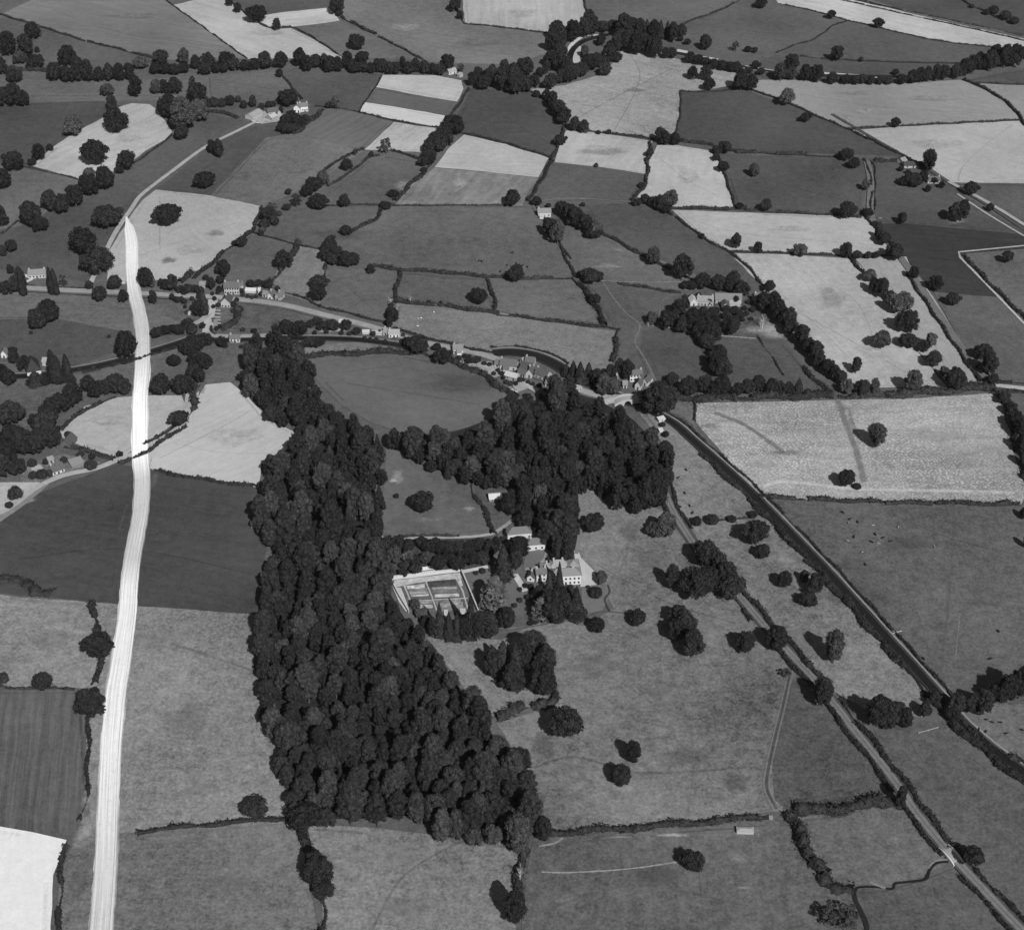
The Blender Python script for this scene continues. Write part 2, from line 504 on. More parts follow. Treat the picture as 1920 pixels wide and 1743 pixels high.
def crown_geo(kind, asp, seed, light=False):
    """crown from z=c to z=c+2*asp; returns V, Q(4)"""
    r = np.random.default_rng(seed)
    VV = []; QQ = []; off = 0
    def add(V, Q):
        nonlocal off
        VV.append(V); QQ.append(Q + off); off += len(V)
    c = .28 if kind in ('round', 'sparse') else .06
    if kind in ('round', 'sparse', 'dense'):
        nl = {'round': int(30 + 18 * asp), 'sparse': 15, 'dense': 24}[kind]
        nleaf = {'round': 120, 'sparse': 80, 'dense': 190}[kind]
        if light: nleaf //= 3
        warp = r.uniform(-.27, .27, 4)
        for i in range(nl):
            # lobes spread over the crown's shell by golden spiral, jittered
            zz = 1 - 2 * (i + .5) / nl
            if zz < -.75: continue
            a = i * 2.399 + r.uniform(-.5, .5)
            rr = math.sqrt(max(0, 1 - zz * zz)) ** .8
            if kind == 'dense': k, lr = .62, r.uniform(.34, .44)
            elif kind == 'round': k, lr = r.uniform(.42, .86), r.uniform(.17, .38)
            else: k, lr = r.uniform(.45, .78), r.uniform(.18, .3)
            taper = 1.0 if zz < .2 else 1 - .18 * (zz - .2)
            ctr = np.array([k * rr * math.cos(a) * taper, k * rr * math.sin(a) * taper, c + asp + zz * (asp - lr * .8)])
            if kind != 'dense':
                q_ = 1 + warp[0] * math.cos(a) + warp[1] * math.sin(2 * a) + warp[2] * math.cos(3 * a + 1)
                ctr[0] *= q_; ctr[1] *= q_
            # body of the lobe
            nrm = ICO_V * (1 + r.normal(0, .1, (len(ICO_V), 1)))
            if kind != 'sparse':
                Vb = ctr + nrm * lr * .74 * np.array([1, 1, 1.05 + .1 * asp])
                add(Vb, np.concatenate([ICO_F, ICO_F[:, 2:3]], axis=1))
            D = r.normal(0, 1, (nleaf, 3)); D /= np.linalg.norm(D, axis=1, keepdims=True)
            D[:, 2] = np.where(D[:, 2] < -.4, -D[:, 2], D[:, 2])
            Cc = ctr + D * lr * r.uniform(.78, 1.16, (nleaf, 1)) * np.array([1, 1, 1.05 + .1 * asp])
            V, Q = leaf_quads(Cc, D, np.full(nleaf, {'round': .046, 'sparse': .05, 'dense': .04}[kind]), .7, r)
            add(V, Q)
        if kind != 'sparse':      # heart of the crown
            Vb = ICO_V * (1 + r.normal(0, .06, (len(ICO_V), 1))) * np.array([.48, .48, asp * .6]) + np.array([0, 0, c + asp])
            add(Vb, np.concatenate([ICO_F, ICO_F[:, 2:3]], axis=1))
    elif kind in ('cone', 'poplar'):
        n = 2600
        t = r.uniform(0, 1, n) ** (.8 if kind == 'cone' else 1.0)       # 0 bottom, 1 top
        if kind == 'cone':
            tier = .84 + .16 * np.abs(np.sin(t * 26))
            prof = (1 - t) ** .82 * tier
        else:
            prof = np.minimum(1, (t * 5 + .45)) * (1 - t ** 2.6) ** .7
        a = r.uniform(0, 2 * math.pi, n)
        fl = 1 + .13 * np.sin(a * 5 + t * 9 + seed) + .08 * np.sin(a * 9 - t * 17)
        rad = prof * fl * r.uniform(.78, 1.03, n) + .02
        Cc = np.stack([rad * np.cos(a), rad * np.sin(a), c + 2 * asp * t], axis=1)
        D = np.stack([np.cos(a), np.sin(a), np.full(n, .45)], axis=1)
        V, Q = leaf_quads(Cc, D, .05 + .05 * prof, .5, r)
        add(V, Q)
        # inner body
        m = 12; R = 14
        ts = np.linspace(0, 1, R)
        pr = ((1 - ts) ** .82 if kind == 'cone' else np.minimum(1, ts * 5 + .45) * (1 - ts ** 2.6) ** .7) * .8 + .005
        Vb = np.array([[pr[i] * math.cos(2 * math.pi * j / m), pr[i] * math.sin(2 * math.pi * j / m), c + 2 * asp * ts[i] * .98] for i in range(R) for j in range(m)])
        Qb = np.array([[i * m + j, i * m + (j + 1) % m, (i + 1) * m + (j + 1) % m, (i + 1) * m + j] for i in range(R - 1) for j in range(m)])
        add(Vb, Qb)
    elif kind == 'cedar':        # flat plates of foliage in tiers
        for i in range(26):
            t = (i + .5) / 26
            a = i * 2.399 + r.uniform(-.4, .4)
            R = (1 - t) ** .6
            k = R * r.uniform(.35, .78)
            pr = .22 + .2 * R
            n = 95
            th = r.uniform(0, 2 * math.pi, n); q = np.sqrt(r.uniform(0, 1, n))
            Cc = np.stack([k * math.cos(a) + pr * q * np.cos(th), k * math.sin(a) + pr * q * np.sin(th), c + .2 + 2 * asp * t * .9 + .09 * (1 - q ** 2) + r.normal(0, .015, n)], axis=1)
            D = np.stack([np.cos(th) * q * .6, np.sin(th) * q * .6, np.ones(n)], axis=1)
            V, Q = leaf_quads(Cc, D, np.full(n, .05), .3, r)
            add(V, Q)
    return np.concatenate(VV), np.concatenate(QQ), c

def trunk_geo(top, seed, dead=False):
    """tapered trunk with limbs; unit radius crown scale"""
    r = np.random.default_rng(seed + 99)
    V = []; Q = []
    def limb(p0, p1, r0, r1, m=6, segs=3, bend=.08):
        p0 = np.array(p0, float); p1 = np.array(p1, float)
        ax = p1 - p0; ax /= np.linalg.norm(ax)
        u = np.cross(ax, [0.31, .87, .2]); u /= np.linalg.norm(u); w = np.cross(ax, u)
        b0 = len(V)
        for i in range(segs + 1):
            t = i / segs
            c = p0 + (p1 - p0) * t + (u * bend * math.sin(t * 3.1) if 0 < i < segs else 0)
            rad = r0 + (r1 - r0) * t
            for j in range(m):
                an = 2 * math.pi * j / m
                V.append(c + rad * (u * math.cos(an) + w * math.sin(an)))
        for i in range(segs):
            for j in range(m):
                a = b0 + i * m + j; b = b0 + i * m + (j + 1) % m
                Q.append((a, b, b + m, a + m))
    limb((0, 0, -.05), (0, 0, top * .5), .1, .07, 8, 3, .02)
    limb((0, 0, top * .48), (.04, .03, top * (.95 if dead else .85)), .07, .018)
    k = 11 if dead else 6
    for i in range(k):
        a = i * 2.4 + r.uniform(-.4, .4)
        z0 = top * (.28 + .5 * i / k); L = r.uniform(.45, .75) * (1.15 if dead else 1)
        e = (L * math.cos(a), L * math.sin(a), z0 + L * r.uniform(.5, .9))
        limb((0, 0, z0), e, .042, .014, 5, 3, .06)
        if dead:
            for s_ in (-.5, .5):
                m_ = np.array([0, 0, z0]) * .35 + np.array(e) * .65
                a2 = a + s_
                limb(m_, m_ + np.array([.4 * math.cos(a2), .4 * math.sin(a2), .35]), .02, .006, 4, 2, .02)
    return np.array(V), np.array(Q)

PROTO = {}
def proto(kind, asp_key, variant):
    key = (kind, asp_key, variant)
    if key not in PROTO:
        seed = 1000 * (hash_s(kind) % 97) + int(asp_key * 10) * 7 + variant
        V, Q, c = crown_geo(kind, asp_key, seed)
        cm = quad_mesh("crown", V, Q, FOL)
        TV, TQ = trunk_geo(c + 2 * asp_key, seed)
        tm = quad_mesh("trunk", TV, TQ, BARK)
        PROTO[key] = (cm, tm, c, V, Q)
    return PROTO[key]
def hash_s(s):
    h = 0
    for ch in s: h = (h * 31 + ord(ch)) & 0xffff
    return h

KINDS_OF = {'o': ('round', 37), 'l': ('round', 62), 's': ('sparse', 52), 'y': ('dense', 36), 'c': ('cone', 42), 'p': ('poplar', 38), 'e': ('cedar', 66), 'b': ('dense', 42), 'd': ('dead', 0)}
ASPS = {'round': (.75, 1.05, 1.5, 2.1), 'sparse': (.9, 1.3), 'dense': (.6, 1.0, 1.5), 'cone': (1.4, 2.2), 'poplar': (2.2, 3.4), 'cedar': (.8, 1.1)}
VARS = {'round': 4, 'sparse': 2, 'dense': 2, 'cone': 2, 'poplar': 1, 'cedar': 2}
tree_total = [0]
def tree_dims(x, y, w, h, kind):
    s = scale_at(y); ph = look_down(y)
    r = w / 2 / s
    v = h / s
    a2 = v * v - (2 * r * math.sin(ph)) ** 2
    Hc = math.sqrt(max(a2, (2 * r * .62) ** 2 * math.cos(ph) ** 2)) / math.cos(ph)
    return r, Hc

def plant(name, x, y, w, h, k, label, cat, group, tone=None):
    kind, tn = KINDS_OF[k]
    if kind == 'dead': return dead_tree(x, y, w, h, label, group)
    w *= 1.04; h *= 1.04
    r, Hc = tree_dims(x, y, w, h, k)
    a = Hc / 2 / r
    ak = min(ASPS[kind], key=lambda q: abs(math.log(q / a)))
    var = random.randrange(VARS[kind])
    cm, tm, c, _, _ = proto(kind, ak, var)
    zs = Hc / (2 * ak)                   # metres per unit vertically
    zc = c * zs + Hc / 2
    base = G(x, y, zc); base.z = 0.0
    o = empty(name, base, random.uniform(0, 6.28))
    o.scale = (r, r, zs)
    cr = link('crown', cm, o); tr = link('trunk', tm, o)
    t = alb((tone or tn) * random.uniform(.85, 1.14))
    cr.color = (t, t, t, 1)
    tree_total[0] += 1
    return tag(o, label, cat, group)

_dead = []
def dead_tree(x, y, w, h, label, group=None):
    s = scale_at(y)
    if not _dead:
        V, Q = trunk_geo(2.4, 5, True)
        _dead.append(quad_mesh("bare_branches", V, Q, DEADWOOD))
    r = w / 2 / s; H = h / s / math.cos(look_down(y)) / 2.4
    base = G(x, y + h / 2)
    o = link('dead_tree', _dead[0]); o.location = (base.x, base.y, 0); o.scale = (r * 1.1, r * 1.1, H); o.rotation_euler = (0, 0, random.uniform(0, 6))
    return tag(o, label, 'dead tree', group)

ONES = "first second third fourth fifth sixth seventh eighth ninth tenth eleventh twelfth thirteenth fourteenth fifteenth sixteenth seventeenth eighteenth nineteenth".split()
TENS = {2: ("twentieth", "twenty"), 3: ("thirtieth", "thirty"), 4: ("fortieth", "forty"), 5: ("fiftieth", "fifty"), 6: ("sixtieth", "sixty"), 7: ("seventieth", "seventy")}
def ordinal(n):
    if n < 20: return ONES[n - 1]
    t, u = divmod(n, 10)
    return TENS[t][0] if u == 0 else TENS[t][1] + "-" + ONES[u - 1]

LOOK = {'o': 'dark round', 'l': 'paler leafy', 's': 'thin airy', 'y': 'dense dark', 'c': 'dark pointed', 'p': 'tall narrow', 'e': 'spreading tiered', 'b': 'low dark'}
def grove(name, cat, place, text, order='x', defk='o', noun='tree'):
    """a group of plants; text = 'x,y,w[,h][,kind] ...'"""
    L = []
    for q in text.split():
        f = q.split(',')
        k = defk
        if f[-1].isalpha(): k = f.pop()
        x, y, w = float(f[0]), float(f[1]), float(f[2])
        h = float(f[3]) if len(f) > 3 else w * 1.0
        L.append((x, y, w, h, k))
    L.sort(key=lambda q: q[0] if order == 'x' else q[1])
    side = 'left' if order == 'x' else 'top'
    for i, (x, y, w, h, k) in enumerate(L):
        lb = f"{LOOK.get(k, 'bare dead')} {noun}, {ordinal(i + 1)} from the {side} {place}"
        nm = {'c': 'conifer', 'p': 'poplar', 'e': 'cedar_tree'}.get(k, name)
        ct = {'c': 'conifer', 'p': 'poplar', 'e': 'cedar'}.get(k, cat)
        plant(nm, x, y, w, h, k, lb, ct, f"{noun}s {place}")
def solo(x, y, w, h, k, label, name='field_tree', cat='tree', tone=None):
    plant(name, x, y, w, h, k, label, cat, None, tone)

# ---------------------------------------------------------------- woods
def in_poly(x, y, P):
    c = False
    j = len(P) - 1
    for i in range(len(P)):
        xi, yi = P[i]; xj, yj = P[j]
        if (yi > y) != (yj > y) and x < (xj - xi) * (y - yi) / (yj - yi) + xi: c = not c
        j = i
    return c
WOODS = []
def wood(poly, spacing, phrase, group, rmin, rmax, seed):
    """Poisson scatter on the ground inside the outline of the crowns"""
    P = pts(poly)
    r = random.Random(seed)
    xs = [p[0] for p in P]; ys = [p[1] for p in P]
    pts_ = []
    for _ in range(26000):
        x = r.uniform(min(xs), max(xs)); y = r.uniform(min(ys), max(ys))
        if not in_poly(x, y, P): continue
        # keep whole crowns inside the outline
        s = scale_at(y)
        if not all(in_poly(x + dx * 2.6 * s, y + dy * 2.8 * s, P) for dx, dy in ((1, 0), (-1, 0), (0, 1), (0, -1))): continue
        g = G(x, y, 11)
        if any((g.x - q[0]) ** 2 + (g.y - q[1]) ** 2 < (spacing * q[4]) ** 2 for q in pts_): continue
        k = r.uniform(.78, 1.2)
        pts_.append((g.x, g.y, x, y, k))
    for gx, gy, x, y, k in pts_:
        rad = r.uniform(rmin, rmax) * k
        WOODS.append([gx, gy, rad, r.uniform(.9, 2.35), y, phrase, group, r.random()])
def build_woods(limit):
    WOODS.sort(key=lambda q: -(q[2] * scale_at(q[4])))
    rest_V = []; rest_Q = []; off = 0
    for i, (gx, gy, rad, ar, y, phrase, group, u) in enumerate(WOODS):
        kind = 'round' if u < .95 else 'cone'
        if kind == 'cone': ar *= 1.5; rad *= .72
        ak = min(ASPS[kind], key=lambda q: abs(math.log(q / ar)))
        cm, tm, c, V, Q = proto(kind, ak, random.randrange(VARS[kind]))
        zs = rad * ar / ak
        lift = 1.0
        if i < limit:
            o = empty('woodland_tree', (gx, gy, 0), random.uniform(0, 6.28))
            o.scale = (rad, rad, zs * lift)
            cr = link('crown', cm, o); link('trunk', tm, o)
            t = alb(random.choice((35, 38, 41, 43, 46, 49, 53, 58)))
            cr.color = (t, t, t, 1)
            tag(o, phrase, 'woodland tree', group)
        else:
            if ('L', kind, ak) not in PROTO: PROTO[('L', kind, ak)] = crown_geo(kind, ak, 77, True)
            V, Q, c = PROTO[('L', kind, ak)]
            a = random.uniform(0, 6.28); ca, sa = math.cos(a), math.sin(a)
            W = np.stack([(V[:, 0] * ca - V[:, 1] * sa) * rad + gx, (V[:, 0] * sa + V[:, 1] * ca) * rad + gy, V[:, 2] * zs], axis=1)
            rest_V.append(W); rest_Q.append(Q + off); off += len(W)
    print("WOOD TREES", len(WOODS))
    if rest_V:
        o = link('woodland_canopy', quad_mesh('woodland_canopy', np.concatenate(rest_V), np.concatenate(rest_Q), FOL))
        t = alb(36); o.color = (t, t, t, 1)
        tag(o, 'smaller trees filling the gaps of the dark woods', 'woodland', None, 'stuff')

# ---------------------------------------------------------------- buildings
WIN = {}
def box_geo(x0, x1, y0, y1, z0, z1):
    V = [(x0, y0, z0), (x1, y0, z0), (x1, y1, z0), (x0, y1, z0), (x0, y0, z1), (x1, y0, z1), (x1, y1, z1), (x0, y1, z1)]
    Q = [(0, 3, 2, 1), (4, 5, 6, 7), (0, 1, 5, 4), (1, 2, 6, 5), (2, 3, 7, 6), (3, 0, 4, 7)]
    return V, Q
class MB:
    def __init__(s): s.V = []; s.F = []
    def add(s, V, Fs):
        b = len(s.V); s.V += [tuple(v) for v in V]; s.F += [tuple(i + b for i in f) for f in Fs]
    def box(s, *a): s.add(*box_geo(*a))
    def build(s, name, mat, parent=None, loc=None):
        o = link(name, mesh(name, s.V, s.F, mat), parent)
        if loc: o.location = loc
        return o
GLASS = paint(30, .1, 1, .25)
def window_mesh(w, h):
    k = (w, h)
    if k not in WIN:
        f = MB(); f.box(-w / 2 - .08, w / 2 + .08, -.05, .02, -.1, h + .08)
        p = MB(); p.box(-w / 2, w / 2, -.07, -.052, 0, h)
        WIN[k] = (mesh('window', f.V, f.F, paint(190, .05)), mesh('pane', p.V, p.F, GLASS))
    return WIN[k]
def volume(root, x0, x1, y0, y1, eave, rise, roof='gable', axis='x', wt=185, rt=75, chim=(), wins=0, storeys=1, door=False, side_wins=0, over=.35):
    """one walled and roofed volume in the building's own axes (x along the front, y away)"""
    if rt > 140: rt -= 34
    if wt > 160: wt -= 22
    w = MB()
    V = [(x0, y0, 0), (x1, y0, 0), (x1, y1, 0), (x0, y1, 0), (x0, y0, eave), (x1, y0, eave), (x1, y1, eave), (x0, y1, eave)]
    Fs = [(0, 1, 5, 4), (1, 2, 6, 5), (2, 3, 7, 6), (3, 0, 4, 7)]
    if roof == 'gable':
        if axis == 'x':
            ym = (y0 + y1) / 2; V += [(x0, ym, eave + rise), (x1, ym, eave + rise)]
            Fs += [(4, 8, 7), (5, 6, 9)]
        else:
            xm = (x0 + x1) / 2; V += [(xm, y0, eave + rise), (xm, y1, eave + rise)]
            Fs += [(4, 5, 8), (7, 9, 6)]
    elif roof == 'lean':
        V += [(x0, y1, eave + rise), (x1, y1, eave + rise)]
        Fs += [(4, 8, 7), (5, 6, 9), (7, 8, 9, 6)]
    w.add(V, Fs)
    wall = w.build('wall', paint(wt, .12, .7), root)
    r = MB(); o = over; e = eave + .06
    th = .18
    def slab(P):
        n = (Vector(P[1]) - Vector(P[0])).cross(Vector(P[2]) - Vector(P[0])).normalized()
        if n.z < 0: P = P[::-1]; n = -n
        k = len(P); low = [Vector(p) for p in P]; up = [p + Vector((0, 0, th)) for p in low]
        Fq = [tuple(range(k))[::-1], tuple(range(k, 2 * k))] + [(i, (i + 1) % k, (i + 1) % k + k, i + k) for i in range(k)]
        r.add(low + up, Fq)
    if roof == 'gable' and axis == 'x':
        ym = (y0 + y1) / 2; s_ = rise / (ym - y0); d = o * s_
        slab([(x0 - o, y0 - o, e - d), (x1 + o, y0 - o, e - d), (x1 + o, ym, e + rise), (x0 - o, ym, e + rise)])
        slab([(x0 - o, ym, e + rise), (x1 + o, ym, e + rise), (x1 + o, y1 + o, e - d), (x0 - o, y1 + o, e - d)])
    elif roof == 'gable':
        xm = (x0 + x1) / 2; s_ = rise / (xm - x0); d = o * s_
        slab([(x0 - o, y0 - o, e - d), (xm, y0 - o, e + rise), (xm, y1 + o, e + rise), (x0 - o, y1 + o, e - d)])
        slab([(xm, y0 - o, e + rise), (x1 + o, y0 - o, e - d), (x1 + o, y1 + o, e - d), (xm, y1 + o, e + rise)])
    elif roof == 'hip':
        L, D = x1 - x0, y1 - y0; k = min(L, D) / 2 * .98
        if L >= D: a, b = (x0 + k, (y0 + y1) / 2), (x1 - k, (y0 + y1) / 2)
        else: a, b = ((x0 + x1) / 2, y0 + k), ((x0 + x1) / 2, y1 - k)
        z = e + rise; A = (a[0], a[1], z); B = (b[0], b[1], z)
        c0, c1, c2, c3 = (x0 - o, y0 - o, e - .1), (x1 + o, y0 - o, e - .1), (x1 + o, y1 + o, e - .1), (x0 - o, y1 + o, e - .1)
        if L >= D: slab([c0, c1, B, A]); slab([c1, c2, B]); slab([c2, c3, A, B]); slab([c3, c0, A])
        else: slab([c0, c1, A]); slab([c1, c2, B, A]); slab([c2, c3, B]); slab([c3, c0, A, B])
    elif roof == 'lean':
        slab([(x0 - o, y0 - o, e - .05), (x1 + o, y0 - o, e - .05), (x1 + o, y1 + .05, e + rise), (x0 - o, y1 + .05, e + rise)])
    elif roof == 'flat':
        slab([(x0 - o, y0 - o, e), (x1 + o, y0 - o, e), (x1 + o, y1 + o, e), (x0 - o, y1 + o, e)])
    rf = r.build('roof', paint(rt, .2, .9, .8, 2.2), root)
    for cx, cy, ch in chim:
        m = MB(); m.box(cx - .45, cx + .45, cy - .35, cy + .35, eave * .9, eave + rise + ch); m.box(cx - .55, cx + .55, cy - .45, cy + .45, eave + rise + ch, eave + rise + ch + .2)
        for q in (-.2, .2): m.box(cx + q - .11, cx + q + .11, cy - .11, cy + .11, eave + rise + ch + .2, eave + rise + ch + .65)
        m.build('chimney', paint(150, .2), rf)
    if wins:
        fm, pm = window_mesh(1.0, 1.3)
        for s_ in range(storeys):
            z = .9 + s_ * 2.7
            for i in range(wins):
                x = x0 + (x1 - x0) * (i + .5) / wins
                if door and s_ == 0 and i == wins // 2: continue
                wv = link('window', fm, root); wv.location = (x, y0, z)
                link('pane', pm, wv)
            for i in range(side_wins):
                y = y0 + (y1 - y0) * (i + .5) / side_wins
                wv = link('window', fm, root); wv.location = (x1, y, z); wv.rotation_euler = (0, 0, math.pi / 2)
                link('pane', pm, wv)
    if door:
        m = MB(); x = x0 + (x1 - x0) * (wins // 2 + .5) / max(wins, 1)
        m.box(x - .55, x + .55, y0 - .06, y0 + .02, 0, 2.1)
        m.build('door', paint(60, .1), root)
    return wall
def site(name, p1, p2, label, cat='house', group=None):
    """an Empty at the front left corner with x along the front"""
    A, B = G(*p1), G(*p2)
    rz = math.atan2(B.y - A.y, B.x - A.x)
    o = empty(name, A, rz)
    tag(o, label, cat, group)
    return o, (B - A).length
def cottage(p1, p2, depth, label, eave=3.4, rise=2.6, roof='gable', axis='x', wt=185, rt=75, wins=3, storeys=1, nch=1, door=True, name='cottage', cat='house', ext=None):
    o, L = site(name, p1, p2, label, cat)
    ch = []
    if nch >= 1: ch.append((.7 if axis == 'x' else L / 2, depth / 2, .9))
    if nch >= 2: ch.append((L - .7 if axis == 'x' else L / 2, depth / 2 if axis == 'x' else depth - .8, .9))
    volume(o, 0, L, 0, depth, eave, rise, roof, axis, wt, rt, ch, wins, storeys, door, 1)
    if ext:        # small extra volume: (x0, x1, y0, y1, eave, rise, roof)
        volume(o, *ext, wt=wt, rt=rt)
    return o
# ================================================================ THE LAND
g0 = link('ground', mesh('ground', [(-9000, -3000, 0), (9000, -3000, 0), (9000, 16000, 0), (-9000, 16000, 0)], [(0, 1, 2, 3)], ground_mat(84)))
tag(g0, 'rough pasture reaching away under everything', kind='structure')
F = field
HAY = dict(broad=.22, mottle=.16, grain=.22)
PAST = dict(broad=.34, mottle=.42, grain=.62)
# --- far side, left to right
F("-60,28 0,28 60,0 307,0 323,10 375,47 463,111 290,112 228,93 160,78 85,54 0,29 -60,10", 104, 'mown hay field at the top left', row=(240, 40, 420, 75), amp=.14, freq=.16, **HAY)
F("-60,30 85,55 160,79 228,94 290,113 280,140 90,138 -60,132", 84, 'pasture above the riverside lane')
F("323,10 400,-8 425,-6 445,14 483,42 508,55 545,53 600,80 642,108 463,111 375,47", 150, 'pale stubble field by the river', row=(330, 10, 600, 100), amp=.12, freq=.15, **HAY)
F("494,29 525,24 616,15 630,30 637,39 590,46 545,51 512,55 486,40", 160, 'pale strip of stubble', row=(490, 40, 630, 25), amp=.14, freq=.2, **HAY)
F("420,-10 628,-10 616,14 525,23 492,28 478,20 440,8", 76, 'dark clover field at the top')
F("545,52 590,47 637,40 705,67 790,112 642,108 600,80", 94, 'pasture sloping to the river trees')
F("632,-10 856,-10 872,45 980,57 1030,63 1028,100 960,122 795,116 705,67 645,35", 100, 'wide grass field above the river', row=(650, 20, 950, 90), amp=.05)
F("866,-10 1094,-10 1098,20 1097,42 1070,50 1030,63 980,57 872,45", 146, 'pale stubble field at the top middle', row=(960, 0, 965, 60), amp=.16, freq=.25, **HAY)
F("1098,-10 1400,-10 1350,20 1300,38 1270,45 1235,45 1120,25 1102,20", 90, 'grass field with pale lower edge')
F("1400,-8 1450,4 1524,21 1589,39 1560,50 1545,62 1490,85 1455,100 1400,128 1290,105 1240,82 1265,45 1300,38 1350,20", 84, 'river pasture with scattered trees')
F("1590,40 1644,51 1717,69 1785,81 1863,89 1815,118 1700,118 1455,100 1490,85 1545,62", 80, 'dark pasture at the river bend', row=(1500, 100, 1800, 60), amp=.06)
F("1452,-10 1570,-10 1700,22 1980,82 1980,104 1863,89 1785,81 1717,69 1644,51 1589,39 1524,21 1459,7", 156, 'long pale stubble strip at the top right', row=(1500, 0, 1900, 85), amp=.14, freq=.2, **HAY)
F("1586,-10 1980,-10 1980,80 1700,20", 72, 'dark grass beyond the far lane')
F("1390,128 1455,103 1560,112 1700,119 1815,120 1790,142 1600,145 1430,150", 74, 'dark river meadow')
F("1385,160 1430,150 1480,150 1600,157 1700,157 1800,150 1815,155 1870,180 1905,208 1912,225 1750,234 1590,243 1530,215 1480,190 1420,170", 122, 'grey stubble field right of the bend', row=(1450, 165, 1850, 215), amp=.08, **HAY)
F("1820,155 1980,160 1980,230 1912,225 1905,205 1870,178", 118, 'grey stubble at the right edge', **HAY)
F("1810,150 1980,118 1980,158 1830,155", 76, 'dark grass under the river wood')
F("1588,246 1700,237 1915,226 1980,228 1980,345 1785,342 1740,312 1650,272", 146, 'pale field with a wheel track', row=(1640, 260, 1900, 330), amp=.07, **HAY)
F("988,168 1060,160 1120,142 1150,118 1168,92 1210,97 1290,115 1380,136 1372,160 1330,168 1277,172 1275,215 1262,262 1225,262 1170,253 1110,245 1078,240 1062,215 1040,190 1010,178", 128, 'finely textured corn field below the river', row=(1000,172,1270,255), amp=.16, freq=.5, broad=.3, mottle=.3, grain=.5)
F("1278,173 1330,170 1378,160 1440,185 1530,215 1590,243 1650,273 1692,294 1600,290 1400,286 1340,275 1270,262 1276,215", 70, 'dark grass field right of the sheaves')
F("882,165 985,172 1020,186 1045,215 1058,240 1045,265 1036,297 950,271 868,251 850,232 872,190", 70, 'dark grass field beside the striped strips')
F("718,141 766,141 818,142 865,151 869,167 857,191 780,178 705,164", 156, 'upper pale strip of corn stubble', row=(705, 155, 860, 180), amp=.14, **HAY)
F("704,165 780,179 857,192 838,216 760,204 684,191", 88, 'dark root crop between two pale strips', row=(700, 178, 850, 204), amp=.12, **HAY)
F("684,192 760,204 835,217 821,239 750,226 673,211", 172, 'lower bright strip of corn stubble', broad=.08, mottle=.08, grain=.1)
F("533,128 600,128 716,140 704,164 673,210 640,203 600,202 580,192 566,185 545,162 529,141", 78, 'dark field above the white farmhouse')
F("385,143 520,131 529,142 566,186 540,190 500,194 390,186", 90, 'grass field left of the white farmhouse', row=(390, 150, 540, 180), amp=.07)
F("-60,150 90,150 300,148 385,143 390,190 300,190 190,190 -60,196", 90, 'long pasture under the river trees')
F("613,203 673,211 738,227 683,281 600,265 548,251", 92, 'ploughed field below the farm orchard', row=(560, 250, 640, 205), amp=.2, freq=.22, **HAY)
F("739,229 780,236 821,241 812,262 793,286 683,281", 148, 'pale field left of the copse', row=(700, 278, 760, 232), amp=.16, freq=.2, **HAY)
F("500,257 548,251 683,282 640,312 560,357 492,388 395,367", 95, 'broad grass field below the farm')
F("480,236 520,234 548,251 500,258 395,366 292,355 340,318 400,270", 76, 'darker strip along the farm lane')
F("323,252 345,226 395,215 455,226 395,262 330,308 285,345 262,366 213,345 225,320 273,281", 80, 'grass between stubble and lane')
F("59,311 104,273 130,255 193,221 226,200 247,194 281,196 294,206 308,225 323,248 310,262 273,283 250,300 213,327 148,336", 148, 'pale stubble field dotted with oaks', row=(80, 305, 280, 215), amp=.14, freq=.2, **HAY)
F("-60,200 100,192 190,190 226,199 150,243 104,272 58,312 -60,300", 72, 'dark pasture at the left edge')
F("-60,300 42,314 148,338 120,380 60,420 -60,445", 90, 'grey pasture with tree clumps')
F("150,350 213,345 262,366 240,400 205,460 165,530 60,510 -60,500 -60,440 60,420", 74, 'dark park pasture left of the lane')
F("292,356 395,367 492,388 485,412 470,434 430,465 375,505 330,525 200,527 205,470 245,405 268,375", 144, 'pale field inside the lane bend', row=(280, 370, 460, 500), amp=.06, **HAY)
F("472,437 563,461 530,500 508,540 440,545 370,525 380,505 435,465", 84, 'dark paddock above the cottages')
F("500,398 600,386 722,384 708,408 650,440 610,462 566,460 472,436 490,415", 82, 'dark field between the ditches')
F("563,461 608,470 612,497 607,530 600,572 530,552 512,530 520,505", 104, 'paler paddock by the hedge', row=(530, 545, 590, 465), amp=.06)
F("612,505 690,505 750,508 737,570 722,614 600,582 606,530", 88, 'grass field above the main road')
F("722,388 860,386 1000,385 1045,440 1075,522 900,516 750,507 690,498 700,480 640,455 690,415", 88, 'big grass field in the middle')
F("753,509 905,521 925,550 932,584 745,567", 85, 'small field with one tree')
F("913,522 1075,523 1100,552 1135,613 1010,598 932,582 925,550", 92, 'grass field with ragged hedge')
F("743,569 932,585 1010,600 1153,621 1147,685 1132,698 1060,690 1000,665 940,666 850,646 735,612", 106, 'paler field along the road', row=(740, 590, 1140, 680), amp=.06)
F("870,253 950,271 1030,295 1009,333 905,322 815,314 840,280", 150, 'pale stubble field above the streaked one', row=(820, 310, 1010, 310), amp=.08, **HAY)
F("815,315 905,323 1009,334 985,370 980,386 740,386 770,345", 108, 'streaked half-cut corn field', row=(800, 375, 850, 325), amp=.35, freq=.12, broad=.5, mottle=.3, grain=.25)
F("715,292 790,302 800,312 770,345 738,386 590,388 602,370 645,335 690,298", 84, 'dark field left of the streaked corn')
F("1062,245 1120,250 1224,265 1212,290 1210,327 1120,313 1040,305 1050,270", 144, 'pale mown field with swathes', row=(1070, 305, 1110, 250), amp=.15, freq=.1, **HAY)
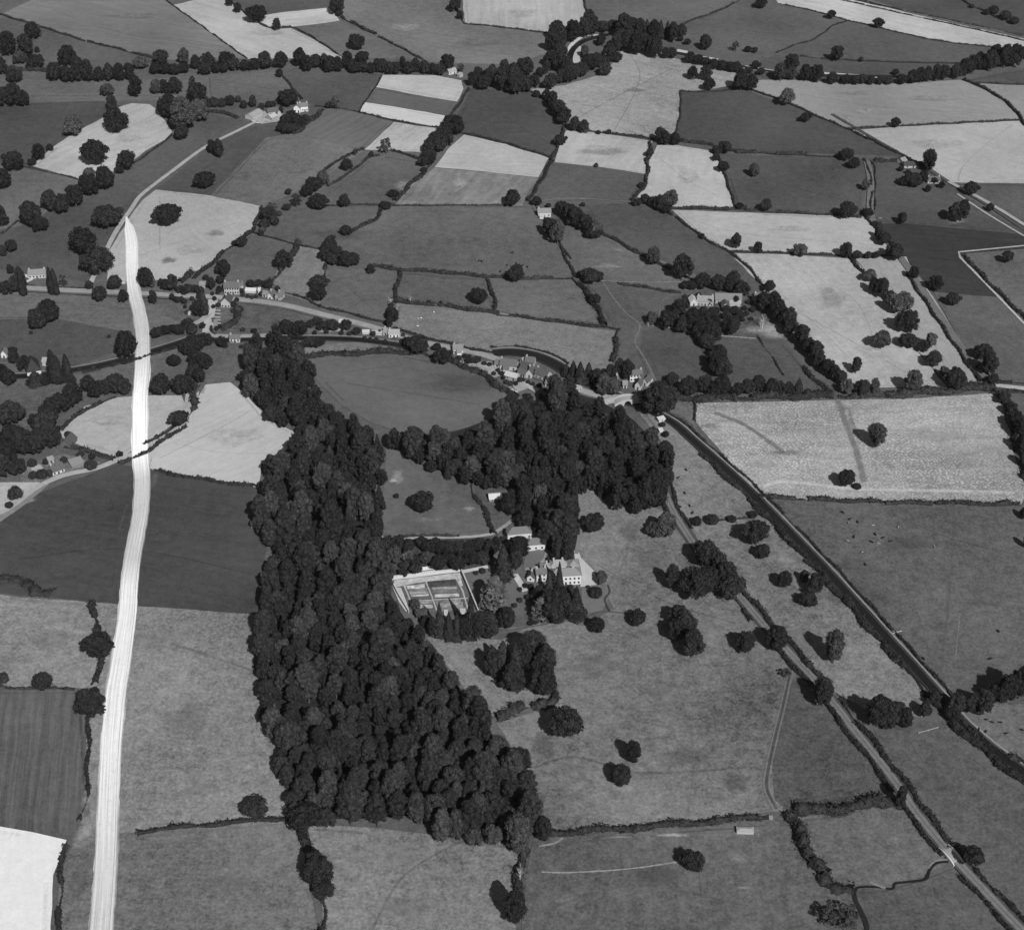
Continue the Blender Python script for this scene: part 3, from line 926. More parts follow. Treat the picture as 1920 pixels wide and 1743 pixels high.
F("1034,306 1120,314 1210,328 1205,350 1182,376 1000,376 1015,345", 80, 'dark field below the swathes', row=(1030, 370, 1100, 320), amp=.08)
F("1232,273 1270,273 1330,283 1348,305 1378,391 1300,391 1240,385 1195,370 1215,330 1218,300", 152, 'bright stubble field in the centre right', row=(1270, 385, 1290, 275), amp=.1, freq=.12, **HAY)
F("1343,288 1620,300 1626,350 1612,402 1550,405 1382,395 1362,330", 74, 'dark field right of the bright stubble')
F("1092,386 1180,380 1258,398 1300,435 1370,476 1430,541 1400,548 1290,508 1200,470 1130,440 1060,420", 76, 'dark grass wedge behind the big farm')
F("1060,424 1130,442 1200,472 1290,510 1330,535 1280,552 1150,530 1080,522 1050,462", 89, 'rough pasture with pale scars')
F("1260,394 1420,400 1618,406 1650,440 1684,478 1480,476 1365,473 1310,440", 146, 'pale stubble field with three hedge trees', row=(1300, 410, 1640, 450), amp=.07, **HAY)
F("1368,475 1480,478 1600,486 1625,512 1662,570 1720,660 1775,725 1640,728 1570,712 1520,640 1440,550", 144, 'large bleached field by the tree belt', row=(1400, 480, 1600, 700), amp=.08, broad=.25, mottle=.25, grain=.22)
F("1604,486 1680,480 1712,520 1770,610 1835,718 1780,724 1722,660 1662,570 1625,512", 132, 'narrow bleached field by the lane', row=(1650, 490, 1800, 710), amp=.08, **HAY)
F("1650,420 1700,420 1980,445 1980,463 1796,476 1870,557 1750,548 1690,475", 53, 'nearly black ploughland', row=(1700, 430, 1900, 450), amp=.16, freq=.3, broad=.3, mottle=.25, grain=.4)
F("1797,478 1980,463 1980,650 1870,556", 90, 'grass triangle beyond the white track')
F("1750,548 1870,558 1980,668 1980,725 1862,718 1800,640", 84, 'pasture right of the lane')
F("1634,303 1692,300 1740,322 1800,362 1980,470 1980,442 1700,420 1650,418 1628,390 1634,340", 72, 'dark paddock with oaks by the main lane')
F("1788,344 1980,347 1980,445 1860,385", 82, 'grey field at the right edge')
F("1080,524 1160,533 1285,552 1262,585 1245,610 1200,650 1230,712 1160,705 1158,620 1120,560", 82, 'pasture left of the big farm')
F("1205,622 1240,612 1322,640 1330,680 1345,714 1230,712 1200,652", 72, 'dark paddock below the farm wood')
F("1345,625 1430,600 1470,640 1560,745 1350,714 1335,660", 78, 'dark paddock right of the tree column')
F("1300,757 1500,752 1700,748 1868,738 1888,775 1900,850 1925,925 1915,945 1700,941 1430,935 1372,872 1305,792", 134, 'great field of corn sheaves', kind='stooks', row=(1305, 780, 1890, 760), amp=.2, freq=.12, broad=.35, mottle=.25, grain=.25)
F("1430,940 1700,944 1930,950 1980,950 1980,1255 1860,1262 1765,1302 1620,1135 1500,1010", 84, 'huge grazed field with cattle', **PAST)
F("1180,752 1215,768 1260,800 1330,868 1430,955 1520,1060 1640,1190 1745,1310 1735,1345 1630,1335 1560,1295 1400,1125 1310,1015 1240,890 1262,860 1230,815", 106, 'pale pasture between lane and canal', **PAST)
F("1640,1372 1740,1350 1765,1350 1850,1440 1980,1530 1980,1820 1850,1650 1700,1500", 80, 'dark pasture at the lower right', **PAST)
F("1780,1342 1870,1315 1980,1290 1980,1510 1850,1400", 88, 'pasture with young cattle', **PAST)
F("1085,912 1180,940 1250,960 1310,1040 1390,1130 1500,1250 1570,1330 1650,1435 1685,1495 1480,1520 1452,1522 1040,1562 1000,1562 990,1450 930,1355 1000,1335 1060,1240 1100,1170 1150,1140 1128,1095 1095,1060 1085,1030", 99, 'open parkland round the country house', broad=.52, mottle=.45, grain=.65)
F("1478,1290 1500,1255 1570,1332 1650,1436 1685,1495 1478,1520 1452,1500 1448,1430 1462,1350", 80, 'darker park grass beside the lane', **PAST)
F("800,1196 870,1196 940,1200 1000,1170 1060,1165 1100,1175 1060,1240 1010,1320 960,1335 905,1345 870,1290", 104, 'pale grass slope below the garden', **PAST)
F("-60,1112 175,1130 480,1152 475,1250 510,1370 545,1500 540,1532 260,1560 180,1572 165,1500 150,1330 190,1292 140,1290 -60,1290", 112, 'pale rough pasture left of the wood', **PAST)
F("-60,1292 140,1291 160,1330 166,1480 142,1560 60,1562 -60,1540", 82, 'ploughed field with upright furrows', row=(60, 1540, 85, 1300), amp=.45, freq=.42, broad=.3, mottle=.2, grain=.35)
F("-60,1540 60,1560 125,1575 100,1640 92,1800 -60,1800", 200, 'bare white chalky field corner', row=(60,1743,75,1570), amp=.05, freq=.3, broad=.06, mottle=.08, grain=.1)
F("128,1600 150,1565 260,1560 545,1535 570,1600 605,1800 105,1800 112,1650", 98, 'grass field at the bottom left', **PAST)
F("575,1543 700,1552 830,1568 975,1582 978,1650 962,1800 612,1800 598,1640", 108, 'pale grass field below the wood', row=(600, 1560, 960, 1600), amp=.06, **PAST)
F("1000,1572 1200,1560 1450,1536 1475,1552 1540,1650 1600,1680 1640,1800 975,1800 985,1650", 86, 'grass field with barn at the bottom', row=(1150, 1740, 1165, 1560), amp=.14, freq=.2, **PAST)
F("1490,1532 1600,1520 1690,1508 1775,1618 1700,1655 1660,1668 1600,1665 1545,1642", 90, 'square meadow by the stream', **PAST)
F("1600,1672 1660,1672 1700,1660 1785,1630 1960,1800 1640,1800", 80, 'rough meadow below the stream', **PAST)
F("-60,1010 0,965 60,930 220,870 290,884 400,900 485,916 505,1000 480,1152 240,1135 -60,1108", 66, 'dark root crop field', row=(40, 960, 480, 1030), amp=.13, freq=.25, broad=.3, mottle=.25, grain=.28)
F("112,805 130,785 160,762 220,746 270,742 340,742 350,765 340,785 300,815 225,860 160,840 118,822", 146, 'pale stubble wedge left of the cleared strip', **HAY)
F("385,722 430,716 462,740 500,785 556,812 545,840 490,870 485,915 400,900 290,883 262,868 300,832 350,792 362,745", 158, 'bright stubble field against the wood', row=(300, 860, 480, 780), amp=.1, freq=.22, broad=.12, mottle=.1, grain=.1)
F("398,655 450,648 458,715 385,722 372,745 380,700", 86, 'dark grass gap by the wood')
F("576,672 660,667 750,664 840,680 930,718 962,745 950,772 905,802 830,810 760,815 700,795 640,760 595,715", 88, 'oval field held by the woods', broad=.3, mottle=.2, grain=.2)
F("562,655 600,648 660,642 720,645 765,658 700,663 640,668 578,670", 100, 'thin grass crescent by the canal')
F("-60,548 100,550 200,560 345,578 358,600 290,625 210,635 60,600 -60,600", 92, 'pasture below the road')
F("-60,600 110,600 245,624 258,640 230,655 130,690 40,672 -60,690", 74, 'dark pasture above the canal')
F("-60,715 60,705 200,690 330,655 350,660 280,715 240,735 160,745 100,760 60,800 -60,810", 88, 'pasture between canal and tree row')
F("-60,905 40,905 75,905 60,925 0,958 -60,975", 150, 'pale corner by the lane fork', **HAY)
F("430,575 520,575 545,590 538,600 505,622 425,622 415,600", 84, 'rough orchard ground', mottle=.5, grain=.4)
F("725,835 760,850 840,885 882,902 905,940 925,1002 830,1008 712,1008 720,900", 92, 'enclosed meadow between the woods', broad=.35, mottle=.25, grain=.22)
F("882,904 962,914 975,960 972,990 930,1004 905,945", 84, 'small paddock with a shed')
F("850,1068 925,1062 960,1070 1000,1100 990,1150 930,1165 900,1150 880,1100", 90, 'garden lawn by the kitchen garden', mottle=.1, grain=.12)
F("1090,1098 1122,1096 1142,1100 1140,1125 1130,1145 1100,1150 1090,1130", 96, 'front lawn of the country house', mottle=.15, grain=.15)
F("985,1040 1010,1030 1030,1040 1045,1060 1000,1072 980,1068", 88, 'lawn between stables and house', mottle=.1, grain=.12)
F("735,610 780,636 900,662 960,690 950,700 880,690 800,655", 86, 'cottage gardens below the road', mottle=.6, grain=.5)
F("520,600 560,590 680,610 735,625 780,645 760,650 640,635 500,628", 84, 'wooded gardens between road and canal', mottle=.6, grain=.5)
F("850,675 880,680 925,678 945,690 940,705 925,710 870,695", 135, 'pale yard at the village end', mottle=.3)
F("35,885 80,862 130,850 175,868 200,862 160,882 80,905 40,905", 96, 'cottage garden ground', mottle=.7, grain=.5)
F("112,820 150,840 210,860 190,868 130,855 105,840", 80, 'kitchen garden at the lane cottage', mottle=.5, grain=.4)
F("335,555 380,560 385,590 350,610 300,590", 84, 'cottage plot by the crossroads', mottle=.5)
F("395,562 450,568 445,600 425,622 400,622", 88, 'allotment behind the gabled house', mottle=.5, grain=.5)
F("1240,748 1300,756 1302,800 1280,782 1250,772", 92, 'rough corner by the sheaf field', **PAST)
F("1275,545 1420,545 1440,600 1340,628 1270,600", 78, 'farmyard garden ground', mottle=.6, grain=.5)
# ground under the woods
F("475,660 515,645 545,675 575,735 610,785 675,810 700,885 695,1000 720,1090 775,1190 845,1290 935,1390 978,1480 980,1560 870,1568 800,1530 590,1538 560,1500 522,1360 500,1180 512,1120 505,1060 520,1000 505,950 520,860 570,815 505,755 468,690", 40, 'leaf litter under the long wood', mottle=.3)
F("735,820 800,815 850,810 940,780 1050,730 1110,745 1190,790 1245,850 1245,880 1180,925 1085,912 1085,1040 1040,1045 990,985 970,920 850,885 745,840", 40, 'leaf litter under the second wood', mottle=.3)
F("715,1010 925,1008 925,1060 865,1072 735,1088", 66, 'orchard grass', mottle=.5, grain=.4)
for a in ((1130, 285, 120, 16, 122), (760, 52, 90, 22, 128), (1620, 210, 50, 18, 150), (1590, 228, 14, 34, 140), (405, 438, 42, 14, 118), (316, 489, 36, 14, 92), (862, 345, 44, 40, 140),
          (745, 895, 34, 34, 130), (737, 902, 16, 10, 165), (880, 955, 30, 12, 140), (800, 975, 70, 14, 112), (1340, 1165, 90, 40, 108), (1215, 1210, 60, 60, 112), (1420, 1040, 26, 30, 140),
          (1470, 1050, 50, 40, 138), (1500, 1100, 30, 24, 140), (1545, 1130, 34, 22, 130), (1100, 1370, 90, 46, 112), (1170, 1480, 110, 30, 116), (1080, 1450, 60, 40, 106), (1250, 1300, 90, 60, 104),
          (1385, 1605, 60, 34, 108), (1260, 1566, 90, 8, 140), (1165, 1570, 60, 6, 128), (720, 1600, 160, 60, 116), (1060, 1690, 60, 60, 108), (1140, 500, 70, 12, 116), (1160, 470, 40, 10, 110),
          (1792, 414, 52, 16, 125), (1130, 1090, 60, 20, 108), (1180, 1125, 70, 26, 112), (1050, 1240, 40, 60, 112), (1210, 330, 0.1, 0.1, 90), (50, 940, 40, 12, 150), (960, 1180, 60, 10, 118),
          (1280, 575, 24, 8, 120), (1850, 1400, 50, 16, 112), (1395, 1665, 40, 8, 118), (1128, 940, 30, 20, 108), (1650, 410, 12, 4, 120), (1085, 880, 14, 10, 150), (1480, 1390, 30, 60, 92)):
    if a[2] > 1: patch(a[0], a[1], a[2], a[3], a[4] + 6)
for a in ((640, 440, 160, 30, 78), (870, 720, 200, 50, 80), (1600, 1120, 160, 60, 76), (1700, 1020, 120, 40, 78), (350, 1350, 120, 90, 100), (1290, 1420, 120, 50, 82), (1020, 1400, 60, 60, 78), (1230, 1640, 120, 50, 76),
          (1330, 800, 60, 14, 96), (1475, 850, 90, 12, 92), (1600, 800, 14, 80, 100), (1190, 170, 60, 10, 96), (1110, 130, 40, 8, 100)):
    patch(*a, label='darker lusher patch of grass', name='dark_grass', kind='faint')

R = ribbon
for a in ((172, 1480, 34, 120, 132), (160, 1560, 50, 90, 140), (150, 1650, 36, 120, 104), (240, 1420, 20, 160, 128), (232, 1640, 22, 140, 120), (255, 1210, 14, 120, 128), (262, 930, 10, 160, 92), (290, 900, 18, 50, 92), (228, 980, 10, 110, 88), (246, 760, 10, 80, 168), (282, 700, 12, 80, 112)):
    patch(*a, label='soil scuffed up beside the cleared strip', name='scuffed_soil')
# trodden ways, mower marks and drainage lines that cross the fields
for s, w, t in (("430,1150 400,1300 330,1420 300,1550", 1.2, 132), ("20,1150 100,1200 170,1280", 1.2, 130), ("300,1200 480,1260", 3, 100), ("620,1600 800,1640 960,1620", 1.4, 126), ("700,1740 760,1640 880,1570", 2.0, 98),
    ("1040,1700 1200,1660 1400,1700", 2.4, 98), ("1190,1743 1185,1640 1180,1570", 1.4, 104), ("1320,1743 1310,1620", 1.4, 100), ("1370,1590 1440,1640 1480,1700", 1.6, 104), ("1100,1300 1200,1290 1330,1330 1430,1400", 1.6, 108),
    ("1150,1160 1250,1250 1300,1400 1290,1530", 1.6, 110), ("1000,1440 1080,1420 1200,1450 1400,1440", 2.5, 84), ("1060,1180 1140,1230 1240,1340", 1.3, 114), ("1480,960 1600,1000 1700,1100 1760,1290", 1.4, 98), ("1790,950 1780,1120 1760,1290", 2.5, 94),
    ("1800,1150 1790,1240", 1.0, 130), ("1520,1000 1540,1040 1570,1075", 3, 104), ("1660,960 1780,1010 1900,1040", 1.4, 76), ("1290,860 1360,950 1480,1110 1600,1260", 1.3, 124), ("1700,1420 1800,1500 1920,1600", 1.5, 92),
    ("1520,1560 1620,1600 1740,1610", 1.3, 104), ("1640,1700 1760,1720", 2, 94), ("30,1000 200,985 480,1030", 1.2, 84), ("60,960 220,980 400,1010", 1.2, 82), ("40,1050 240,1030 480,1080", 1.2, 56), ("200,900 220,1000 210,1100", 1.0, 82),
    ("320,830 420,850 520,850", 1.2, 172), ("300,860 420,800 470,770", 1.4, 144), ("140,800 220,770 330,760", 1.2, 160), ("650,720 780,740 900,760", 2.5, 96), ("640,700 760,690 900,730", 1.5, 98), ("700,420 860,450 1040,500", 1.4, 98),
    ("740,400 900,400 1000,440", 2, 96), ("640,530 700,580", 1.5, 98), ("770,520 900,540", 1.2, 94), ("940,540 1100,590", 1.2, 100), ("800,600 1000,640 1120,670", 1.2, 118), ("1100,440 1240,520", 1.3, 100), ("1400,500 1520,600 1620,700", 1.6, 158),
    ("1440,560 1560,620 1700,700", 1.6, 138), ("1480,500 1600,560 1640,640", 1.4, 160), ("1650,510 1730,620 1800,710", 1.2, 144), ("1290,410 1400,440 1640,460", 1.4, 156), ("1240,300 1290,340 1350,370", 1.2, 140), ("1020,190 1140,200 1270,180", 2.2, 146),
    ("1050,200 1140,190 1230,260", 1.6, 150), ("1180,100 1200,150 1150,250", 1.6, 112), ("1260,130 1160,180 1070,230", 2.0, 112), ("1300,200 1450,230 1640,285", 1.3, 80), ("1360,310 1480,350 1600,380", 1.3, 82), ("1460,170 1650,200 1880,215", 1.5, 134),
    ("680,20 800,60 1000,90", 2, 114), ("720,60 860,90 1010,110", 1.6, 112), ("40,50 200,60 400,90", 1.8, 118), ("100,20 220,60 420,100", 1.4, 118), ("400,150 520,170", 1.4, 98), ("560,140 680,180", 1.4, 86), ("880,180 1030,270", 1.4, 78),
    ("430,260 560,310 480,380", 1.3, 104), ("350,345 480,240", 1.0, 88), ("0,230 120,210", 1.4, 82), ("20,340 120,340", 1.4, 98), ("60,460 200,380", 1.2, 84), ("300,370 300,470", 1.4, 134), ("260,480 440,420", 1.4, 156), ("440,480 530,480", 1.2, 94),
    ("0,570 140,570 330,590", 1.4, 102), ("120,625 230,640", 1.2, 84), ("0,740 160,715", 1.4, 98), ("1340,640 1480,670", 1.2, 86), ("1230,640 1320,700", 1.2, 80), ("1880,560 1920,640", 1.2, 100), ("1700,440 1880,450", 1.0, 58), ("1730,500 1860,540", 1.0, 58),
    ("1400,60 1540,70", 1.4, 94), ("1500,90 1700,80 1850,95", 1.4, 92), ("1600,10 1750,35 1920,75", 1.2, 170), ("1110,20 1260,25", 1.4, 102), ("730,870 800,920 900,1000", 1.2, 108), ("1130,930 1180,1000 1160,1080", 1.3, 110), ("1120,1060 1250,1130 1380,1170", 1.2, 82)):
    R(s, w, t, 'faint trodden line across the grass', kind='faint', name='trodden_line')
for a in ((1450, 620, 120, 40, 156), (1560, 560, 60, 50, 136), (1640, 660, 80, 30, 158), (1480, 430, 90, 14, 156), (1290, 330, 50, 40, 162), (1120, 280, 60, 18, 156), (440, 820, 120, 40, 168), (200, 790, 80, 24, 158), (240, 260, 60, 20, 158),
          (360, 470, 80, 20, 154), (760, 350, 50, 30, 134), (950, 345, 50, 20, 124), (1760, 270, 120, 20, 156), (1750, 185, 120, 14, 132), (1600, 175, 70, 10, 134), (500, 60, 80, 20, 158), (980, 25, 60, 20, 154), (300, 1200, 120, 50, 122),
          (100, 1200, 100, 40, 120), (380, 1480, 90, 30, 122), (760, 1700, 140, 40, 120), (430, 1660, 120, 40, 108), (1500, 1200, 60, 60, 116), (1400, 960, 60, 30, 118), (1600, 1060, 90, 30, 94), (1850, 1120, 80, 50, 94), (1760, 820, 90, 30, 146),
          (1430, 870, 70, 26, 148), (1180, 1620, 90, 30, 98), (1600, 1580, 80, 26, 100), (1750, 1470, 90, 40, 90), (1380, 1470, 60, 40, 92), (1120, 1250, 80, 50, 108), (1220, 1050, 60, 40, 106), (1180, 1000, 40, 40, 100), (850, 450, 130, 20, 98),
          (700, 560, 60, 14, 98), (1030, 570, 60, 12, 102), (1260, 660, 40, 20, 80), (560, 320, 60, 14, 104), (450, 330, 50, 20, 102), (900, 80, 100, 16, 110), (250, 30, 120, 14, 114), (120, 1080, 80, 20, 76), (300, 1010, 90, 30, 76)):
    patch(*a)

# ================================================================ ROADS, TRACKS, WATER
R = ribbon
R("165,545 178,515 200,470 215,440 233,412 247,392 262,370 290,347 330,317 370,287 402,267 420,259 475,232 500,218", 3.6, 142, 'pale farm lane climbing to the white farmhouse')
R("508,214 500,224 485,230 478,226", 7, 165, 'farm yard entrance')
F("470,222 492,211 515,206 540,222 520,230 490,234", 140, 'pale farmyard', mottle=.5, name='yard')
ROAD = "-60,533 0,537 60,542 150,547 250,551 340,556 400,558 430,562 480,566 540,575 600,590 700,615 780,640 850,655 900,665 940,678 975,692 1010,705 1060,722 1110,740 1150,746 1195,744"
R(ROAD, 9.5, 88, 'grass verge of the main road', name='verge', z=.36)
R(ROAD, 5.6, 128, 'main road running across to the village', name='road', z=.42)
R("-60,539 0,543 60,548 150,553 250,557 340,562 400,565", 2.6, 62, 'dark ditch beside the main road', name='ditch')
R("400,563 394,590 388,625", 6.5, 150, 'pale side road down to the canal', name='road', z=.43)
R("392,590 378,602 362,610", 4.5, 135, 'short pale branch of the side road', name='road', z=.435)
R("388,625 400,631 440,632 500,631", 4.5, 130, 'lane beside the canal', name='road', z=.437)
LANE_W = "-60,985 0,963 30,945 70,915 120,893 180,880 225,862 255,850 300,826 330,808 348,790 352,760 357,725"
R(LANE_W, 4.2, 142, 'pale lane past the thatched cottage', name='road', z=.42)
R("-40,1000 20,960 60,930 85,908", 5.0, 112, 'grassy track beside the lane fork')
LANE_E = "1238,880 1248,925 1262,960 1280,990 1300,1020 1330,1055 1360,1090 1391,1124 1430,1170 1480,1225 1520,1268 1560,1316 1600,1368 1650,1430 1690,1483 1720,1528 1780,1600 1850,1676 1920,1750 1990,1822"
R(LANE_E, 6.4, 68, 'verge of the long country lane', name='verge', z=.36)
R(LANE_E, 3.8, 102, 'long straight country lane at the right', name='road', z=.42)
R(LANE_E, .9, 100, 'dark wheel line down the country lane', z=.425, kind='fade')
R("1180,748 1150,752 1120,760", 6, 150, 'road over the canal bridge', name='road', z=.43)
LANE_N = "1625,303 1633,345 1632,400 1655,440 1700,500 1760,590 1800,650 1850,712"
R(LANE_N, 5.2, 96, 'hedged lane on the right', name='road', z=.4)
R("1693,483 1704,508", 4.5, 150, 'bare verge of the hedged lane')
R("1718,522 1745,560 1808,662 1828,688", 3.6, 142, 'long bare verge of the hedged lane')
MAIN_N = "1560,-20 1700,22 1980,84"
R(MAIN_N, 4.5, 92, 'far road along the stubble strip', name='road', z=.4)
LANE_NE = "1560,215 1640,262 1700,296 1745,322 1790,350 1850,385 1920,432 1990,480"
R(LANE_NE, 3.0, 70, 'dark ditch along the far lane', name='ditch')
R("1778,342 1850,380 1920,423 1990,470", 3.4, 135, 'far lane on the right', name='road', z=.41)
R("1795,365 1850,402 1920,444", 1.8, 140, 'bare path beside the far lane')
R("1866,724 1920,730 1990,735", 4.2, 150, 'pale road leaving the right edge', name='road', z=.41)
R("1990,455 1900,464 1797,474 1800,484 1850,535 1920,608 1990,680", 1.8, 146, 'white track round the black ploughland', sm=False)
R("1900,235 1860,265 1810,310 1798,340", 2.5, 165, 'pale wheel track across the far field', kind='fade')
R("1430,915 1450,907 1480,905 1540,912 1600,918 1660,920 1780,922 1900,925", 5.0, 190, 'pale track along the foot of the sheaf field', kind='fade')
R("1572,752 1585,790 1600,830 1610,860 1620,905", 6.0, 108, 'trodden path through the sheaves', kind='fade')
R("1340,775 1400,800 1470,850", 5, 104, 'dark tramline through the sheaves', kind='fade')
R("1488,1250 1475,1310 1458,1380 1445,1440 1442,1480 1460,1515", 1.6, 122, 'left rut of the park track', kind='fade')
R("1480,1250 1467,1310 1450,1380 1436,1440 1433,1480 1452,1522", 1.6, 122, 'right rut of the park track', kind='fade')
R("1484,1250 1471,1310 1454,1380 1441,1440 1438,1480 1456,1518", 2.2, 74, 'dark middle of the park track', kind='fade')
R("1015,1636 1070,1637 1180,1630 1270,1617", 1.3, 160, 'white line trodden across the bottom field', kind='fade')
R("1010,1588 1040,1582 1055,1572", 1.8, 150, 'short pale path by the wood corner', kind='fade')
R("-60,188 50,181 160,180 240,180 300,182", 1.6, 112, 'faint path under the river trees', kind='fade')
R("1130,632 1150,528 1150,528", .3, 100, 'faint sheep path', kind='fade') if False else None
R("1130,530 1148,558 1175,590 1200,612 1190,642 1205,668 1212,680 1225,705 1232,720", 1.5, 120, 'winding trodden path in the paddock', kind='fade')
R("1080,525 1120,528 1200,531 1285,530", 1.8, 132, 'pale path to the big farm', kind='fade')
R("1238,600 1237,575 1250,558 1275,552", 1.5, 108, 'curved cart track by the farm', kind='fade')
R("1075,372 1110,375 1185,380", 1.6, 118, 'pale path on the field edge', kind='fade')
R("1015,378 1060,374 1100,375", 2.0, 120, 'pale path from the farmstead', kind='fade')
R("712,1009 780,1010 880,1008 925,1002", 2.2, 140, 'pale path along the meadow foot')
R("925,1002 950,985 975,965", 2.5, 124, 'path from meadow to stables')
R("864,1074 919,1063", 2.6, 165, 'white garden path')
R("965,1078 985,1110", 3.4, 160, 'white path beside the cedar lawn')
R("985,1068 1000,1068 1020,1052 1026,1038", 2.4, 118, 'path between stables and house')
F("1076,1034 1084,1032 1090,1048 1112,1070 1118,1084 1122,1097 1088,1102 1088,1068 1078,1052", 158, 'gravel forecourt of the country house', name='forecourt', broad=.1, mottle=.1, grain=.12)
R("1086,905 1089,960 1086,1010 1080,1040", 2.4, 104, 'drive running down through the wood')
R("905,1176 960,1182 1050,1166 1100,1158 1130,1148 1180,1152", 1.0, 74, 'sunk fence below the garden', name='ditch')
R("1140,1098 1143,1112 1134,1126 1144,1148", 1.0, 60, 'curved sunk fence of the lawn', name='ditch')
R("1640,760 1640,760", 1, 1, '') if False else None
# canal: dark water with a pale towing path
CANAL_A = "-40,712 60,706 130,697 200,684 260,668 310,653 350,640 370,632"
CANAL_B = "400,640 460,638 540,636 640,637 700,642 770,652"
CANAL_C = "925,664 960,662 1000,668 1035,682 1065,700 1110,722 1160,748 1200,760"
CANAL_D = "1195,757 1225,775 1262,795 1300,828 1350,872 1400,918 1450,968 1500,1020 1560,1083 1640,1172 1700,1238 1760,1305 1800,1352 1850,1397 1920,1450 1990,1500"
def water_mat():
    m = bpy.data.materials.new("canal_water"); m.use_nodes = True
    nt = m.node_tree; b = nt.nodes["Principled BSDF"]
    b.inputs["Base Color"].default_value = (.012, .012, .012, 1); b.inputs["Roughness"].default_value = .25
    b.inputs["Specular IOR Level"].default_value = .3
    n = nd(nt, "ShaderNodeTexNoise"); n.inputs["Scale"].default_value = .8
    bp = nt.nodes.new("ShaderNodeBump"); bp.inputs["Strength"].default_value = .15
    nt.links.new(n.outputs[0], bp.inputs["Height"]); nt.links.new(bp.outputs[0], b.inputs["Normal"])
    return m
WATER = water_mat()
def canal(s, w, label, path_off, name='canal'):
    o = R(s, w, 30, label, name=name, z=.40)
    o.data.materials[0] = WATER
    R(s, w + 1.6, 52, 'muddy bank of the canal', name='bank', z=.37)
    if path_off: R(s, 1.1, 116, 'pale towing path along the canal', name='towpath', offset=path_off, z=.43)
canal(CANAL_A, 4.2, 'dark canal at the left', -4.0)
canal(CANAL_B, 4, 'dark canal behind the long wood', -3.8)
canal(CANAL_C, 7.5, 'dark canal curving round the village', -5.6)
canal(CANAL_D, 4.2, 'long straight canal on the right', -4.0)
# river behind the far trees
for s, w in (("1070,140 1068,110 1078,90 1100,76 1140,66", 6), ("1245,97 1290,104 1340,116 1400,128 1480,140 1560,143 1640,144 1720,146", 5)):
    o = R(s, w, 40, 'river glimpsed between the far trees', name='river', z=.36); o.data.materials[0] = WATER
R("1064,100 1075,82 1098,68 1122,68", 4, 165, 'pale shingle of the far river', name='shingle')
R("1085,88 1078,110 1083,125", 9, 150, 'shingle bank inside the river bend', name='shingle')
for s in ("1268,96 1298,102", "1305,108 1345,114", "1395,127 1450,136", "1545,140 1610,144 1650,145"):
    R(s, 7, 165, 'bright shingle beside the far river', name='shingle')
o = R("1600,1668 1604,1690 1615,1712 1625,1740 1620,1800", 2.0, 36, 'stream running off the bottom edge', name='stream')
o = R("1778,1617 1755,1620 1742,1634 1735,1650 1700,1655 1678,1658 1672,1668 1640,1664 1610,1665 1603,1672", 1.2, 30, 'winding stream to the lane bridge', name='stream')
R("1776,1613 1754,1615 1740,1629", 1.4, 140, 'pale bank of the winding stream', name='bank', kind='fade')
R("1660,1667 1640,1659 1630,1655", 2.2, 140, 'bare bank at the stream bend', name='bank', kind='fade')
# the broad pale strip, laid as a streaked sheet
STRIP = [(237, 408, 2), (240, 420, 9), (243, 432, 19), (247, 460, 24), (248, 500, 24), (251, 545, 24), (260, 580, 25), (267, 620, 27), (268, 660, 28), (267, 700, 29), (263, 750, 29), (263, 800, 30), (263, 850, 31), (267, 900, 31), (265, 950, 31), (258, 1000, 31), (249, 1050, 32), (243, 1100, 34), (240, 1150, 35), (233, 1200, 37), (226, 1250, 39), (218, 1300, 40), (213, 1350, 40), (209, 1400, 40), (206, 1450, 41), (204, 1500, 41), (202, 1550, 42), (200, 1600, 43), (197, 1650, 44), (193, 1700, 45), (188, 1760, 46), (180, 1830, 47)]
def streaky_strip():
    P = smooth([G(x, y) for x, y, w in STRIP], 4)
    W_ = np.interp(np.linspace(0, len(STRIP) - 1, len(P)), range(len(STRIP)), [w / scale_at(y) for x, y, w in STRIP])
    V = []; Fs = []; ac = []; al = []; so = []; L = 0
    across = np.linspace(-1, 1, 13)
    def soil(y):     # tone along the strip: paler over stubble, darker over root crops and pasture
        return float(np.interp(y, (410, 520, 560, 650, 690, 720, 740, 860, 880, 1085, 1100, 1320, 1500, 1640, 1743), (.95, 1.0, .72, .66, 1.0, .9, 1.25, 1.25, .74, .7, .98, 1.0, .95, .8, .72)))
    for i, p in enumerate(P):
        a = P[max(i - 1, 0)]; b = P[min(i + 1, len(P) - 1)]
        if i: L += (p - P[i - 1]).length
        t = (b - a).normalized(); n = Vector((t.y, -t.x, 0))
        if n.x < 0: n = -n
        for k in across:
            q = p + n * (k * (W_[i] / 2 * 1.06 + (random.uniform(-.35, .35) if abs(k) > .9 else 0))); V.append((q.x, q.y, 1.05)); ac.append(k); al.append(L); so.append(float(np.interp(i / (len(P) - 1) * (len(STRIP) - 1), range(len(STRIP)), [soil(STRIP[j][1]) for j in range(len(STRIP))])))
    m = 13
    for i in range(len(P) - 1):
        for k in range(m - 1): Fs.append((i * m + k, i * m + k + 1, (i + 1) * m + k + 1, (i + 1) * m + k))
    me = mesh('cleared_strip', V, Fs, ground_mat(219, .05, .06, .06, kind='cleared'))
    if sum(p.normal.z for p in me.polygons) < 0: me.flip_normals()
    for nm, vals in (("across", ac), ("along", al), ("soil", so)):
        at = me.attributes.new(nm, 'FLOAT', 'POINT'); at.data.foreach_set("value", [float(v) for v in vals])
    tag(link('track', me), 'broad white cleared strip running down the left side', None, None, 'structure')
streaky_strip()

